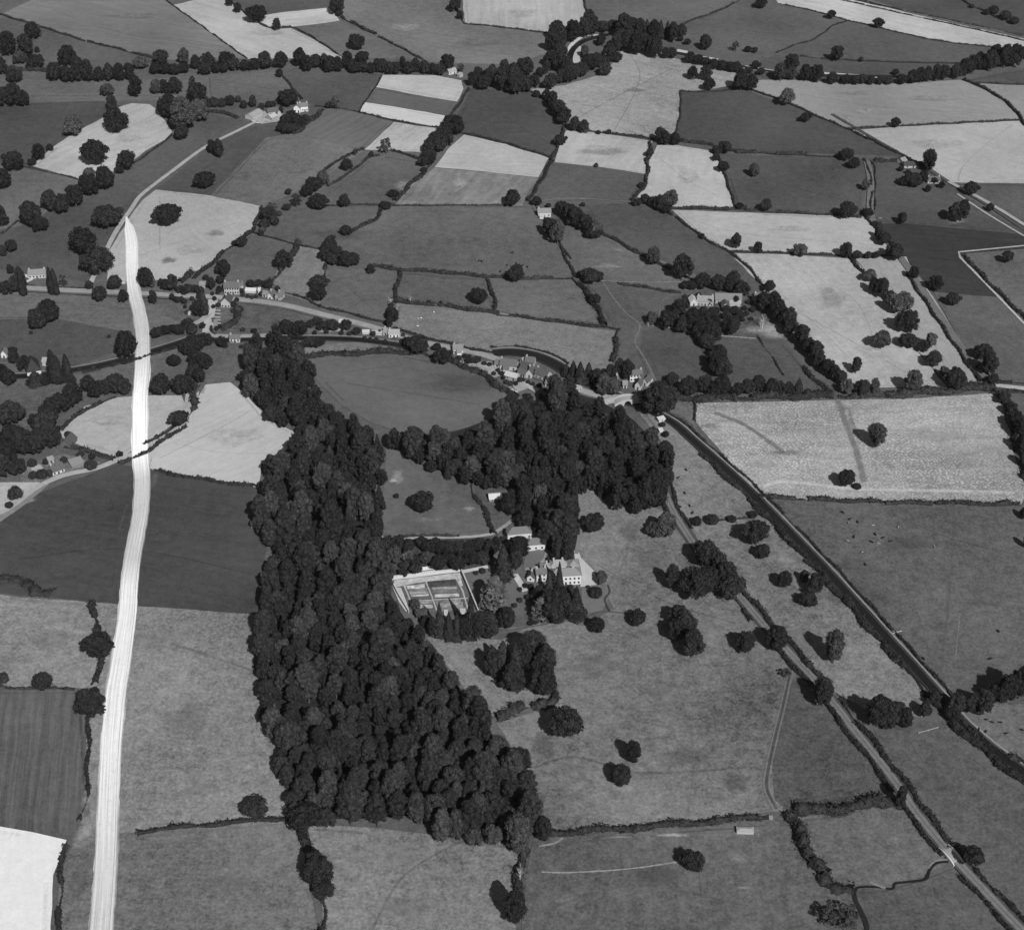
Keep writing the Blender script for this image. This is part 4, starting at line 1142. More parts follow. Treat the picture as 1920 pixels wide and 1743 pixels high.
# ================================================================ HEDGES
Hg = hedge
for s, w, h, lb in (
    ("-40,12 0,28 85,54 160,78", 3, 2.5, 'clipped hedge running in from the top left corner'),
    ("164,79 228,94 268,106", 3, 2.5, 'hedge leading to the round oak near the top left'),
    ("262,102 290,112 302,118", 4, 3, 'short bushy hedge right of the top left oak'),
    ("307,-6 323,10 375,47 463,111", 2, 1.6, 'thin hedge between hay field and pale stubble'),
    ("400,-8 470,-8 560,-10", 3, 2.5, 'hedge along the very top left of centre'),
    ("425,-6 445,14 483,42 508,55", 2.5, 2, 'hedge under the dark clover field'),
    ("510,55 545,52 570,62 600,80 642,108", 2.5, 2, 'curved hedge down to the river trees'),
    ("640,33 660,44 704,66", 4, 3.5, 'stout hedge below the top clump of trees'),
    ("710,70 750,90 792,113", 3, 2.5, 'hedge slanting to the river left of the bend'),
    ("852,10 862,28 870,44", 3.5, 3, 'short hedge left of the top pale field'),
    ("870,45 930,51 980,57 1030,63", 2.5, 2, 'hedge under the top pale field'),
    ("1094,-6 1096,12 1104,26", 2.5, 2, 'hedge right of the top pale field'),
    ("1385,2 1350,20 1300,38 1272,50", 2.5, 2, 'winding hedge to the far river wood'),
    ("1459,7 1524,21 1589,39 1644,51", 2, 1.6, 'left half of the hedge under the long stubble strip'),
    ("1650,53 1717,69 1785,81 1863,89", 2, 1.6, 'right half of the hedge under the long stubble strip'),
    ("1588,40 1560,50 1545,62 1520,77 1490,85 1456,100", 2, 1.6, 'thin hedge wandering down to the river meadow'),
    ("1500,106 1560,112 1620,115 1700,118 1800,120", 2, 1.8, 'gappy hedge above the river meadow'),
    ("1580,-4 1700,22 1820,48 1960,79", 2.5, 2, 'upper hedge of the far road'),
    ("1575,0 1700,28 1820,54 1960,86", 2, 1.6, 'lower hedge of the far road'),
    ("1795,-4 1822,12 1850,24 1880,40", 2, 2, 'hedge with bushes in the top right corner'),
    ("1418,153 1350,172 1276,172", 2, 1.8, 'short hedge above the dark field by the sheaves'),
    ("1276,172 1275,215 1268,245 1262,262", 2.5, 2, 'upright hedge right of the upper sheaf field'),
    ("1380,160 1420,173 1475,193 1530,218 1590,243", 2.5, 2.2, 'hedge slanting below the grey stubble field'),
    ("1590,243 1650,272 1700,297 1735,318", 3, 2.5, 'dark hedge slanting to the roadside house'),
    ("1590,243 1650,239 1750,234 1912,226", 3, 2.2, 'hedge between grey stubble and the wheel-tracked field'),
    ("1806,150 1830,160 1865,178 1900,205 1925,240", 3.5, 3, 'curving hedge near the right edge'),
    ("1830,156 1870,158 1960,161", 2, 1.8, 'short hedge under the river wood at the right edge'),
    ("1270,264 1340,275 1380,286", 4, 3.5, 'bushy hedge above the bright stubble field'),
    ("1380,286 1420,288 1470,290 1512,292", 5, 4, 'thick hedge above the dark field on the right'),
    ("1515,293 1560,295 1600,297", 2, 1.6, 'low hedge left of the round tree by the lane top'),
    ("985,170 1020,186 1045,215 1060,238", 4, 3.5, 'bushy hedge left of the upper sheaf field'),
    ("1104,244 1125,249 1180,255 1228,263", 3, 2.5, 'hedge between the sheaves and the mown field'),
    ("1058,240 1050,262 1040,290 1033,302", 4, 3.5, 'short dark hedge left of the mown field'),
    ("868,251 910,260 950,271 1034,297", 3, 2.6, 'hedge between dark grass and pale stubble in the middle'),
    ("1034,302 1020,330 1000,362 990,378", 4, 3, 'thick hedge left of the dark field below the swathes'),
    ("1216,268 1222,285 1213,300", 4, 3.5, 'short bushy hedge right of the mown field'),
    ("1213,300 1214,330 1205,355 1183,377", 4, 3, 'hedge left of the bright stubble field'),
    ("1343,290 1352,310 1364,345 1380,392", 3, 2.6, 'hedge right of the bright stubble field'),
    ("1258,391 1300,392 1380,393 1400,393", 4, 3, 'hedge under the bright stubble field'),
    ("1398,396 1450,398 1550,404 1615,408", 3, 2.5, 'hedge under the dark field on the right'),
    ("1250,398 1290,425 1320,448 1370,476 1400,500 1432,538", 3, 2.5, 'long hedge behind the big farm'),
    ("1112,430 1150,450 1200,478 1240,497 1270,512", 3.5, 3, 'hedge across the rough pasture above the big farm'),
    ("1270,512 1290,522 1310,532", 3, 2.5, 'short hedge by the farm trees'),
    ("1365,473 1400,474 1480,476 1560,479", 2.5, 2, 'left part of the hedge under the three-tree stubble'),
    ("1560,479 1600,482 1680,480", 2.5, 2, 'right part of the hedge under the three-tree stubble'),
    ("1592,484 1612,505 1632,522", 4, 3, 'dark hedge above the tree belt in the bleached fields'),
    ("1618,398 1640,425 1660,447 1682,480", 6, 5, 'tall hedge at the top of the hedged lane'),
    ("1070,487 1045,450 1000,380", 2, 1.8, 'hedge right of the big middle field'),
    ("1075,522 1085,535 1100,552 1118,580 1135,612", 5, 4, 'thick hedge left of the paddock path'),
    ("1048,460 1062,487 1078,520", 3, 2.5, 'short hedge running down from the leaning elm'),
    ("1137,612 1160,620", 5, 3.5, 'short hedge corner by the paddock path'),
    ("1158,620 1154,650 1150,680", 4, 3, 'upright hedge left of the pasture by the farm'),
    ("700,500 750,507 830,512 905,520", 3.5, 3, 'left half of the hedge under the big middle field'),
    ("905,520 990,524 1075,523", 3.5, 3, 'right half of the hedge under the big middle field'),
    ("751,508 745,535 738,570", 4, 3, 'upright hedge in the fields above the road'),
    ("734,572 728,595 724,612", 4, 3.5, 'hedge stub above the roadside cottage'),
    ("745,565 790,571 815,574", 4.5, 3.5, 'hedge with a bare tree above the pale field'),
    ("822,573 870,580 935,590", 4.5, 3.5, 'second hedge above the pale field by the road'),
    ("935,591 1010,600 1080,609 1135,614", 3, 2.5, 'third hedge above the pale field by the road'),
    ("912,526 920,540 926,560 928,582", 3.5, 3, 'ragged upright hedge right of the lone tree'),
    ("1160,533 1200,539 1240,546 1275,550", 3, 2.5, 'hedge left of the big farm'),
    ("590,388 640,386 738,385", 2.5, 2, 'hedge under the dark field left of the streaked corn'),
    ("738,386 850,386 960,386", 2, 1.6, 'hedge under the streaked corn'),
    ("808,310 785,335 765,352 742,378", 5, 3.5, 'bushy ditch hedge left of the streaked corn'),
    ("712,292 690,298 665,318 640,335 615,350", 3, 2.5, 'hedge along the right of the ditch strip'),
    ("683,281 660,288 620,312 600,325", 3, 2.5, 'hedge along the left of the ditch strip'),
    ("733,283 770,293 795,303", 3, 2.5, 'short hedge under the copse'),
    ("720,386 708,408 690,420 650,440", 4, 3, 'bushy hedge above the dark middle wedge'),
    ("492,388 478,425 472,436", 4, 3, 'short hedge at the right of the lane-bend field'),
    ("472,436 520,450 563,461 608,470", 2, 1.6, 'thin hedge above the paler paddock'),
    ("563,457 545,480 520,515 508,532", 6, 4.5, 'tall thick hedge left of the paler paddock'),
    ("612,498 606,520", 3, 2, 'hedge stub by the twin road trees'),
    ("506,543 560,556 600,575 660,590 735,610", 2.5, 2, 'hedge above the road right of the cottages'),
    ("740,618 800,636 880,655 925,664", 3, 2.3, 'roadside hedge under the pale field'),
    ("673,211 738,227 821,240", 2.5, 2, 'hedge under the bright striped strip'),
    ("529,141 545,162 566,188", 3, 2.6, 'hedge running up from the white farmhouse'),
    ("716,141 704,164 684,192 673,210", 1.8, 1.4, 'thin hedge left of the striped strips'),
    ("878,168 862,195 843,220", 3, 2.5, 'hedge right of the striped strips'),
    ("608,207 585,225 565,243 548,252", 7, 5, 'tall orchard hedge below the white farmhouse'),
    ("590,200 640,204 672,211", 2, 1.6, 'thin hedge right of the white farmhouse'),
    ("392,209 420,214 448,222", 5, 3, 'short thick hedge above the farm lane'),
    ("42,313 100,325 148,337", 2, 1.6, 'hedge under the oak-dotted stubble'),
    ("323,255 290,280 262,300 220,326", 2.2, 2, 'scrubby hedge right of the oak-dotted stubble'),
    ("-40,432 0,440 20,425 34,415", 2, 1.4, 'short hedge at the left edge pasture'),
    ("472,436 440,458 415,478 392,500 362,523", 4, 3, 'bushy hedge from the paddock to the crossroads'),
    ("362,512 345,522 335,530", 6, 4, 'thick hedge above the long roadside orchard'),
    ("-40,130 20,131 60,133 92,134", 8, 5, 'band of bushes at the top left river'),
    ("0,533 40,536 100,540 170,543", 2, 1.5, 'hedge along the main road at the left'),
    ("1260,748 1340,748 1420,746 1500,745 1562,743", 8, 4.5, 'tall thick hedge above the sheaf field, left part'),
    ("1572,743 1650,742 1740,737 1862,727", 8, 4.5, 'tall thick hedge above the sheaf field, right part'),
    ("1560,744 1530,715 1505,690", 4, 3, 'hedge under the slanting tree belt'),
    ("1740,733 1800,726 1836,720", 3, 2.5, 'short hedge under the two big bleached-field trees'),
    ("1302,757 1303,790", 2, 2, 'short hedge at the corner of the sheaf field'),
    ("1425,933 1470,935 1508,936", 3.5, 2.8, 'hedge below the sheaf field, first length'),
    ("1516,937 1580,940 1652,943", 3.5, 2.8, 'hedge below the sheaf field, second length'),
    ("1660,944 1700,945 1745,945", 3.5, 2.8, 'hedge below the sheaf field, third length'),
    ("1754,944 1830,946 1910,947", 3.5, 2.8, 'hedge below the sheaf field, last length'),
    ("1870,738 1888,765 1896,790 1908,830 1922,870 1930,930", 6, 5, 'bushy hedge at the right of the sheaf field'),
    ("1866,733 1920,737 1990,741", 3, 2, 'hedge under the pale road at the right edge'),
    ("1864,716 1920,721 1990,725", 3, 2, 'hedge over the pale road at the right edge'),
    ("175,1132 178,1160 182,1192", 4.5, 3.5, 'short upright hedge above the round tree at the left'),
    ("188,1232 186,1255 182,1285", 4, 3.5, 'short upright hedge below the round tree at the left'),
    ("-40,1285 20,1290 80,1291 140,1293", 2, 1.6, 'hedge above the ploughed field at the left'),
    ("166,1345 166,1400 164,1450 163,1500 150,1540", 2.5, 2, 'upright hedge right of the furrows'),
    ("125,1590 112,1640 116,1680 108,1760", 3, 2.5, 'hedge right of the white field corner'),
    ("258,1561 330,1553 400,1546 460,1541 540,1535", 3, 2.2, 'hedge from the cleared strip to the wood corner'),
    ("571,1550 573,1580 577,1600", 6, 4, 'thick hedge below the corner tree'),
    ("603,1670 606,1710 604,1760", 5, 3.5, 'hedge running off the bottom edge below the big tree'),
    ("978,1580 977,1620 974,1660 968,1690", 5, 4, 'hedge with a dead tree at the bottom middle'),
    ("1030,1562 1100,1559 1200,1552 1300,1544 1380,1537 1440,1531", 4, 2.5, 'long hedge across the foot of the park'),
    ("1490,1527 1560,1518 1620,1512 1682,1504", 8, 5, 'tall broad hedge above the stream meadow'),
    ("1476,1530 1495,1560 1515,1595 1540,1640", 7, 5, 'tall dark hedge left of the stream meadow'),
    ("1545,1645 1570,1665 1600,1672", 7, 4, 'bushy hedge corner above the stream'),
    ("482,913 420,906 350,895 290,884", 3, 2.2, 'hedge under the bright stubble field by the wood'),
    ("125,838 150,845 190,855 215,862", 4, 3, 'garden hedge behind the lane cottage'),
    ("218,746 180,760 140,785 112,808", 3, 3, 'hedge on the curve of the stubble wedge'),
    ("575,670 600,668 680,664 740,661 800,664", 6, 4, 'bushy hedge over the oval field, left part'),
    ("800,665 850,680 900,702 930,722 962,745", 6, 4, 'bushy hedge over the oval field, right part'),
    ("882,905 890,930 908,960 923,990 925,1003", 3.5, 2.5, 'dark hedge bending left of the paddock shed'),
    ("930,1345 960,1337 985,1328", 7, 4, 'thick hedge at the tip of the long wood'),
    ("1000,1330 1030,1318 1040,1300", 6, 4, 'bushes below the park clump'),
    ("1332,979 1360,976 1405,971", 1.6, 1.2, 'thin hedge with three round bushes'),
    ("-40,1078 20,1090 60,1104 100,1112", 9, 3, 'scrub at the left edge of the dark field'),
    ("1758,1305 1800,1350 1840,1383", 4, 3, 'hedge right of the canal by the field gate'),
    ("1845,1387 1900,1422 1990,1480", 5, 3, 'hedge right of the canal in the bottom corner'),
    ("1640,303 1680,303 1692,301", 5, 4, 'tall hedge beside the roadside house'),
    ("1618,300 1626,312 1634,345 1632,395", 2.5, 2.2, 'left hedge of the upper hedged lane'),
    ("1632,302 1640,320 1640,395", 2, 1.8, 'right hedge of the upper hedged lane'),
    ("1700,516 1730,560 1772,622 1836,716", 3, 2.6, 'left hedge of the long hedged lane'),
    ("1832,690 1850,704 1864,716", 6, 4, 'thick hedge at the foot of the hedged lane'),
    ("1806,480 1855,533 1920,596 1990,668", 4, 3, 'dark hedge inside the white track'),
    ("1420,632 1440,660 1470,705", 2, 1.2, 'thin hedge in the dark paddock'),
    ("420,622 440,600 452,580", 7, 4, 'thick hedge left of the rough orchard'),
    ("398,600 397,622 405,628", 2.5, 2, 'hedge along the side road by the allotment'),
    ("345,625 315,627 284,634", 6, 4, 'bushy hedge left of the canal bridge trees'),
    ("340,793 300,818 270,836", 3, 2.5, 'upper hedge of the lane right of the cleared strip'),
    ("348,800 300,832 262,856 225,872", 3, 2.5, 'lower hedge of the lane right of the cleared strip'),
    ("366,725 362,760 350,792", 6, 3, 'thick hedge right of the climbing lane'),
    ("735,1010 800,1006 860,1006", 2, 2, 'low hedge at the head of the orchard'),
):
    Hg(s, w, h, lb)
def seg(path, a, b):
    """part of a smoothed path between two fractions"""
    P = smooth([G(*q) for q in pts(path)], 6)
    return P[int(a * (len(P) - 1)): int(b * (len(P) - 1)) + 1]
for a, b, off, w, h, lb in ((.02, .17, -4.0, 3, 2, 'hedge right of the country lane by the drive wood'), (.0, .14, 4.0, 3, 2, 'hedge left of the country lane by the drive wood'),
    (.30, .44, -4.0, 4, 3, 'hedge right of the country lane below the lane clump'), (.33, .42, 4.0, 3, 2.5, 'hedge left of the country lane below the lane clump'),
    (.44, .56, -4.0, 4, 3, 'hedge right of the lane beside the pale pasture'), (.46, .55, 4.0, 3, 2.5, 'hedge left of the lane above the overhanging oak'),
    (.58, .78, -4.2, 4, 2.6, 'long hedge right of the lane below the oak clump'), (.57, .74, 4.0, 3, 2.4, 'long hedge left of the lane beside the dark park grass'),
    (.76, .845, 4.0, 3, 2.4, 'hedge left of the lane beside the stream meadow'), (.78, .86, -4.2, 4, 2.6, 'hedge right of the lane above the little bridge'),
    (.87, 1, 4.0, 2.6, 2.2, 'hedge left of the lane in the bottom corner'), (.87, 1, -4.2, 2.8, 2.2, 'hedge right of the lane in the bottom corner')):
    Hg('', w, h, lb, path=offset_path(seg(LANE_E, a, b), off), sm=False, tone=40)
for a, b, off, w, h, lb, tn in ((.24, .36, 4.2, 4, 2.6, 'reedy bushes left of the canal, upper length', 44), (.36, .50, 4.2, 4.5, 3, 'reedy bushes left of the canal, second length', 40),
    (.50, .64, 4.2, 5, 3, 'reedy bushes left of the canal, third length', 40), (.64, .78, 4.2, 5, 3, 'reedy bushes left of the canal, fourth length', 40),
    (.80, .99, 4.2, 5, 3, 'dark bushes left of the canal in the bottom corner', 38),
    (.10, .34, -6.2, 2.0, 1.8, 'low hedge right of the towing path by the sheaves', 44), (.34, .56, -6.2, 2.0, 1.8, 'low hedge right of the towing path, middle length', 40), (.56, .77, -6.2, 2.2, 2, 'low hedge right of the towing path, lower length', 40)):
    Hg('', w, h, lb, path=offset_path(seg(CANAL_D, a, b), off), sm=False, tone=tn)
Hg('', 2, 1.6, 'low hedge outside the curve of the village canal', path=offset_path(seg(CANAL_C, .02, .5), -8), sm=False)
Hg('', 3, 2, 'bushes between canal and pasture at the left', path=offset_path(seg(CANAL_A, .35, .9), 4.0), sm=False)
# ================================================================ TREES
g = grove
g('hedgerow_tree', 'tree', 'in the clump at the top left corner', "14,81,28,40 59,57,30,28 47,85,30,38 70,93,10 35,107,24,22,l 65,116,30,22 25,142,26,22 2,122,20,30")
g('riverside_tree', 'riverside tree', 'in the top left riverside row', "124,104,32,34 145,117,20 100,134,28,30 122,138,22,26 141,138,24,26 164,132,24,36 185,139,22,24 203,135,20,30 223,135,20,30 242,134,20,28")
g('field_tree', 'tree', 'standing below the riverside row', "252,160,26,34 200,168,24,20,l 208,193,20,28 292,162,22,24,l 307,162,18,24 326,160,24,28 360,151,16,16,s")
g('field_tree', 'tree', 'in the big clump left of the white farm', "369,172,36,30 318,198,40,38 343,212,50,52,l 372,206,34,36,l 340,248,28,24 388,198,12,30")
g('field_tree', 'tree', 'in the copse at the far left edge', "6,180,28,30 25,176,34,36 44,184,24,26")
solo(214, 224, 46, 36, 'o', 'dark spreading oak at the top edge of the oak-dotted stubble')
solo(176, 284, 46, 40, 'o', 'dark oak in the middle of the oak-dotted stubble field')
solo(235, 299, 34, 30, 'o', 'oak on the lower right edge of the oak-dotted stubble')
solo(137, 234, 34, 34, 'l', 'paler tree on the left edge of the oak-dotted stubble')
g('field_tree', 'tree', 'along the lower left of the oak-dotted stubble', "27,301,36,32 72,284,26,26 93,276,14,12 59,304,14,12 223,318,18,12")
g('hedgerow_tree', 'tree', 'in the row between oak-dotted stubble and park', "5,335,28,34 196,333,38,38 166,325,24,18,l 163,346,38,36 140,367,34,36 115,381,28,32 93,375,34,34")
solo(54, 400, 40, 42, 'o', 'upper tree of the leaning pair near the left edge')
solo(74, 420, 28, 26, 'o', 'lower tree of the leaning pair near the left edge')
solo(0, 405, 24, 36, 'o', 'tree cut by the left edge above the road')
solo(199, 405, 52, 38, 'o', 'wide black tree just left of the lane and strip end')
solo(158, 452, 52, 44, 'o', 'hollow-looking dark tree left of the lane')
solo(185, 487, 54, 44, 'o', 'broad dark tree overhanging the lane above the road')
solo(315, 402, 52, 36, 'o', 'lone black oak in the pale lane-bend field')
solo(385, 337, 40, 28, 'o', 'low double-crowned tree right of the farm lane')
g('field_tree', 'tree', 'beside the farm lane bend', "397,274,20,22 410,278,18,32")
g('bush', 'bush', 'in the row below the farm clump', "400,192,20,16 416,193,18,14 430,189,20,18 446,186,12 457,196,14 474,190,14,22 490,200,12 503,196,12 512,196,12", defk='b', noun='bush')
g('riverside_tree', 'riverside tree', 'in the upper left river belt', "302,107,30,24 292,128,24,18 310,128,24,18 325,130,20,18 345,104,20,26,l 346,127,22,16 367,116,18,24 389,113,26,26 384,129,22,20 404,126,18,18 423,112,30,26 418,127,20,16 440,120,22,22 458,122,20,18 476,120,22,20 497,112,28,28 527,111,26,26 563,107,26,30 576,118,22,26 592,114,24,22 608,115,16,26 618,120,22,28 634,120,18,26 263,117,28,14,l")
g('riverside_tree', 'riverside tree', 'in the upper middle river belt', "651,112,22,28 678,107,28,18 662,125,26,18 680,125,24,18 694,127,16,18 707,122,18,22 717,122,22,22 730,127,18,20 742,127,20,20 755,120,14,26 766,127,20,20 779,122,18,24 795,125,20,22 811,129,20,18 824,130,20,18 839,118,26,28 865,127,16,14,s 884,148,14,24 897,140,24,26 915,146,24,30 907,154,26,24 923,140,24,34 946,128,22,30 941,148,28,34 962,140,28,40 975,154,24,30 976,120,14,20")
g('riverside_tree', 'riverside tree', 'in the wood on the river loop', "989,125,30,30 966,156,28,36 984,156,26,26 1002,151,22,20 1012,135,16,16 1025,125,16,22 1033,151,28,24 1051,143,18,24 1044,55,26,30 1038,76,28,34 1051,70,26,40 1075,57,28,34 1096,52,28,30 1111,47,22,34 1106,29,20,20 1049,96,30,36 1033,109,28,26 1049,115,32,30 1062,122,28,30 1075,133,30,26 1065,141,26,22 1091,130,24,24 1106,115,30,26 1119,112,26,24 1096,96,16,20,l 1143,99,24,30 1132,115,22,18 1156,107,18,16 1135,129,26,20")
g('riverside_tree', 'riverside tree', 'in the belt right of the river loop', "1130,49,22,18 1148,48,24,18 1169,47,30,40 1184,52,28,34 1200,55,22,36 1213,52,18,30,c 1226,57,20,36 1239,55,18,32,c 1252,55,18,30,c 1262,60,18,34 1163,73,30,30 1179,75,30,34 1195,81,28,34 1210,81,24,34 1229,88,28,34 1156,81,22,30 1127,73,18,20 1249,99,16,18 1260,99,16,18 1294,107,20,18 1309,112,18,16 1324,115,16,14 1338,120,18,18 1354,122,20,16 1369,125,20,16 1382,125,18,18 1403,133,16,10 1427,134,16,12 1278,57,18,22")
g('field_tree', 'tree', 'in the river pasture at the top', "1322,78,24,24 1380,86,16,16,s 1403,92,14,10 1416,94,10,10 1289,78,12,10 1275,73,12,8 1417,121,18,12 1428,5,24,16 1560,27,16,14 1648,43,20,16 1571,100,24,24 1615,111,10,8")
g('riverside_tree', 'riverside tree', 'in the upper right river belt', "1486,117,26,28 1464,134,28,28 1485,138,22,20,l 1511,135,24,26 1533,137,24,28 1562,146,20,20 1587,148,22,16 1602,150,20,14 1618,148,20,16 1633,150,18,14 1652,150,20,14 1667,151,18,12 1680,135,14,8 1691,148,20,16 1712,143,22,22 1727,140,22,24 1740,138,20,24 1756,135,20,26 1771,135,20,24 1792,133,20,24 1811,125,26,28 1826,120,26,30 1837,112,26,26 1857,112,28,34 1868,99,26,28 1886,104,28,38 1902,112,24,22 1907,96,24,24 1917,101,20,24")
g('bush', 'bush', 'in the top right corner', "1863,19,20,6 1886,29,22,10 1902,39,18,12 1822,12,10,5 1850,23,14,6", defk='b', noun='bush')
g('field_tree', 'tree', 'at the right tip of the upper sheaf field', "1300,136,18,22 1325,136,22,24 1331,157,22,20 1390,148,28,34 1411,154,22,28")
g('hedgerow_tree', 'tree', 'on the hedge left of the upper sheaf field', "1006,176,12,12 1025,177,14,20 1036,187,20,30 1046,203,24,30 1057,216,24,30 1078,232,22,24 1096,237,20,22 1050,262,24,18 1141,247,10,8 1122,248,10,6")
g('hedgerow_tree', 'tree', 'round the bright stubble field', "1239,252,24,24 1247,258,24,22 1266,260,18,22 1361,276,24,20 1343,281,18,14 1218,286,16,14 1343,294,14,14 1356,312,20,18 1202,347,14,8")
g('hedgerow_tree', 'tree', 'below the bright stubble field', "1210,372,18,16 1226,378,20,18 1239,380,22,28 1260,372,30,28,l 1249,393,16,14 1195,379,18,12 1387,386,16,10 1437,385,22,20")
solo(1413, 318, 20, 22, 'l', 'lone small tree casting a long shadow in the dark field')
solo(1118, 310, 8, 8, 'b', 'tiny bush under the mown swathe field', 'bush', 'bush')
solo(960, 371, 28, 28, 'o', 'dark tree at the right end of the streaked corn hedge')
g('field_tree', 'tree', 'round the lonely white farmstead', "1006,376,20,16 1028,385,10,8 1054,391,26,26 1070,398,26,28 1080,406,28,34 1096,417,26,28 1117,427,26,30,l 1104,424,20,28 1028,425,28,30 1046,434,26,40,l 1093,383,10,8 1114,435,34,14")
g('hedgerow_tree', 'tree', 'along the hedge behind the big farm', "1317,443,10,10 1381,451,20,26 1421,464,16,20 1226,479,26,30,l 1279,500,36,42")
solo(1475, 181, 28, 28, 'l', 'leaning tree on the hedge below the grey stubble')
solo(1511, 219, 22, 14, 'o', 'low tree just under the slanting hedge, top right')
solo(1680, 229, 18, 16, 'o', 'small tree on the hedge above the wheel-tracked field')
solo(1627, 257, 8, 8, 's', 'tiny tree on the dark slanting hedge', 'sapling', 'sapling')
solo(1744, 300, 24, 38, 'o', 'tall dark tree beside the roadside house')
g('hedgerow_tree', 'tree', 'near the top of the hedged lane', "1587,289,26,20 1602,306,22,18 1623,346,16,18,l 1589,393,34,28 1628,398,18,14 1647,436,16,20 1657,446,26,22 1680,472,34,28 1714,511,18,22")
g('field_tree', 'tree', 'in the dark paddock by the far lane', "1712,336,32,24 1696,339,22,16 1732,331,18,20 1822,352,26,22 1857,388,14,14 1795,398,34,32 1808,388,22,26 1692,409,18,20")
g('hedgerow_tree', 'tree', 'on the hedge under the three-tree stubble', "1503,469,26,22,l 1588,469,24,26 1607,477,18,14 1628,478,14,12 1641,478,14,12")
solo(1756, 530, 26, 26, 'o', 'round tree in the black ploughland beside the lane')
solo(1787, 560, 26, 22, 'o', 'round tree on the lower edge of the black ploughland')
solo(1889, 481, 22, 20, 'o', 'tree in the grass triangle at the right edge')
g('hedgerow_tree', 'tree', 'down the belt between the bleached fields', "1630,516,24,22,l 1639,534,24,26 1654,539,28,32 1670,555,20,18 1680,568,34,34,l 1696,565,30,34,l 1706,602,32,38 1691,602,28,34 1703,638,34,26 1745,638,22,26,l 1732,649,20,20 1752,671,30,28 1769,696,18,18,l", order='y')
solo(1653, 636, 32, 32, 'l', 'round leafy tree alone in the bleached field')
solo(1606, 684, 18, 28, 'o', 'narrow tree standing alone low in the bleached field')
solo(1714, 714, 32, 38, 'l', 'first big round tree above the thick hedge, bleached field')
solo(1790, 709, 36, 40, 'o', 'biggest tree above the thick hedge near the lane foot')
g('hedgerow_tree', 'tree', 'in the clump below the slanting belt', "1641,724,16,30,l 1618,727,30,28 1589,724,22,26,l")
g('hedgerow_tree', 'tree', 'at the foot of the hedged lane', "1844,659,32,28 1855,680,30,40 1863,711,20,18")
g('hedgerow_tree', 'tree', 'in the slanting belt right of the big farm', "1443,537,22,20 1433,565,26,34 1451,565,28,36 1462,581,30,36 1480,597,30,38 1482,612,26,30 1503,628,28,36 1519,649,28,28 1532,657,26,34 1537,675,24,26 1553,688,24,28 1566,698,22,26 1576,706,22,24", order='y')
g('hedgerow_tree', 'tree', 'on the right edge of the sheaf field', "1883,745,22,20 1896,766,22,24 1907,787,26,32 1915,805,26,34 1917,831,24,34 1925,860,20,30 1922,962,18,20 1926,1015,14,24", order='y')
solo(1646, 815, 34, 42, 'l', 'tall rounded tree in the middle of the sheaf field')
solo(1586, 896, 34, 30, 'o', 'dark tree near the pale track in the sheaf field')
solo(1607, 912, 16, 10, 'b', 'small bush touching the dark tree in the sheaf field', 'bush', 'bush')
g('hedgerow_tree', 'tree', 'in the belt above the thick hedge', "1262,711,26,22 1291,724,34,34 1322,719,28,30 1354,722,36,34 1341,729,26,26 1385,729,24,22 1403,724,24,26 1421,719,26,30 1446,724,24,28 1462,727,22,24 1480,727,18,22 1498,722,20,30,c 1516,732,10,8")
g('field_tree', 'tree', 'in the column running down from the farm wood', "1335,654,18,12 1341,672,28,30 1351,664,26,34 1348,685,34,36 1356,690,28,34", order='y')
g('field_tree', 'tree', 'in the wood left of the big farm', "1276,576,30,30 1249,599,32,32 1265,597,18,34 1281,607,26,30 1299,599,36,40 1320,597,28,30 1335,589,26,22 1341,604,24,24 1372,610,34,32 1315,617,34,34 1333,622,34,38 1326,639,26,26")
g('field_tree', 'tree', 'in the row behind the big farm', "1286,534,20,14 1299,534,22,16 1320,526,30,28 1346,529,30,28 1377,524,26,30 1390,542,28,28 1372,534,26,26 1361,578,14,12 1377,582,18,14")
g('field_tree', 'tree', 'round the canal bridge hamlet', "1176,692,26,34 1163,688,20,30 1145,696,20,24 1062,693,20,24,c 1075,693,22,34,c 1088,698,26,40,c 1104,696,24,34,c 1117,706,22,28 1132,719,30,36,l 1148,724,28,32,l")
solo(1236, 745, 46, 60, 'o', 'tallest of the great dark trees right of the canal bridge')
solo(1216, 752, 32, 42, 'o', 'great dark tree nearest the canal bridge')
solo(1254, 747, 32, 46, 'o', 'great dark tree nearest the sheaf field corner')
solo(1248, 814, 14, 12, 'b', 'bush beside the two white boxes near the canal', 'bush', 'bush')
solo(1242, 796, 12, 6, 'b', 'low bush by the upper white hut near the canal', 'bush', 'bush')
g('field_tree', 'tree', 'in the dark clump above the twin road trees', "618,459,30,26 613,474,28,26 631,477,26,28 647,485,26,28 660,486,26,24 625,485,24,22")
solo(695, 504, 14, 18, 'o', 'small round tree at the left end of the middle hedge')
solo(897, 554, 32, 26, 'o', 'lone round tree in the small field above the road')
solo(968, 513, 32, 28, 'o', 'round tree on the hedge under the big middle field')
solo(598, 528, 34, 24, 'o', 'upper crown of the twin trees above the main road')
solo(596, 548, 28, 30, 'o', 'lower crown of the twin trees above the main road')
solo(530, 487, 32, 32, 'o', 'round tree on the tall thick hedge above the cottages')
solo(1106, 516, 36, 26, 'o', 'wide low tree where paths meet left of the big farm')
solo(1122, 519, 20, 18, 'o', 'smaller tree touching the wide low tree where paths meet')
solo(1088, 513, 14, 12, 'b', 'bush at the foot of the leaning elm hedge', 'bush', 'bush')
solo(1117, 561, 22, 18, 'o', 'round tree on the thick hedge left of the paddock path')
solo(1223, 596, 22, 22, 'l', 'tree beside the white stump in the farm pasture')
solo(735, 589, 22, 26, 'o', 'tree on the hedge stub above the roadside cottage')
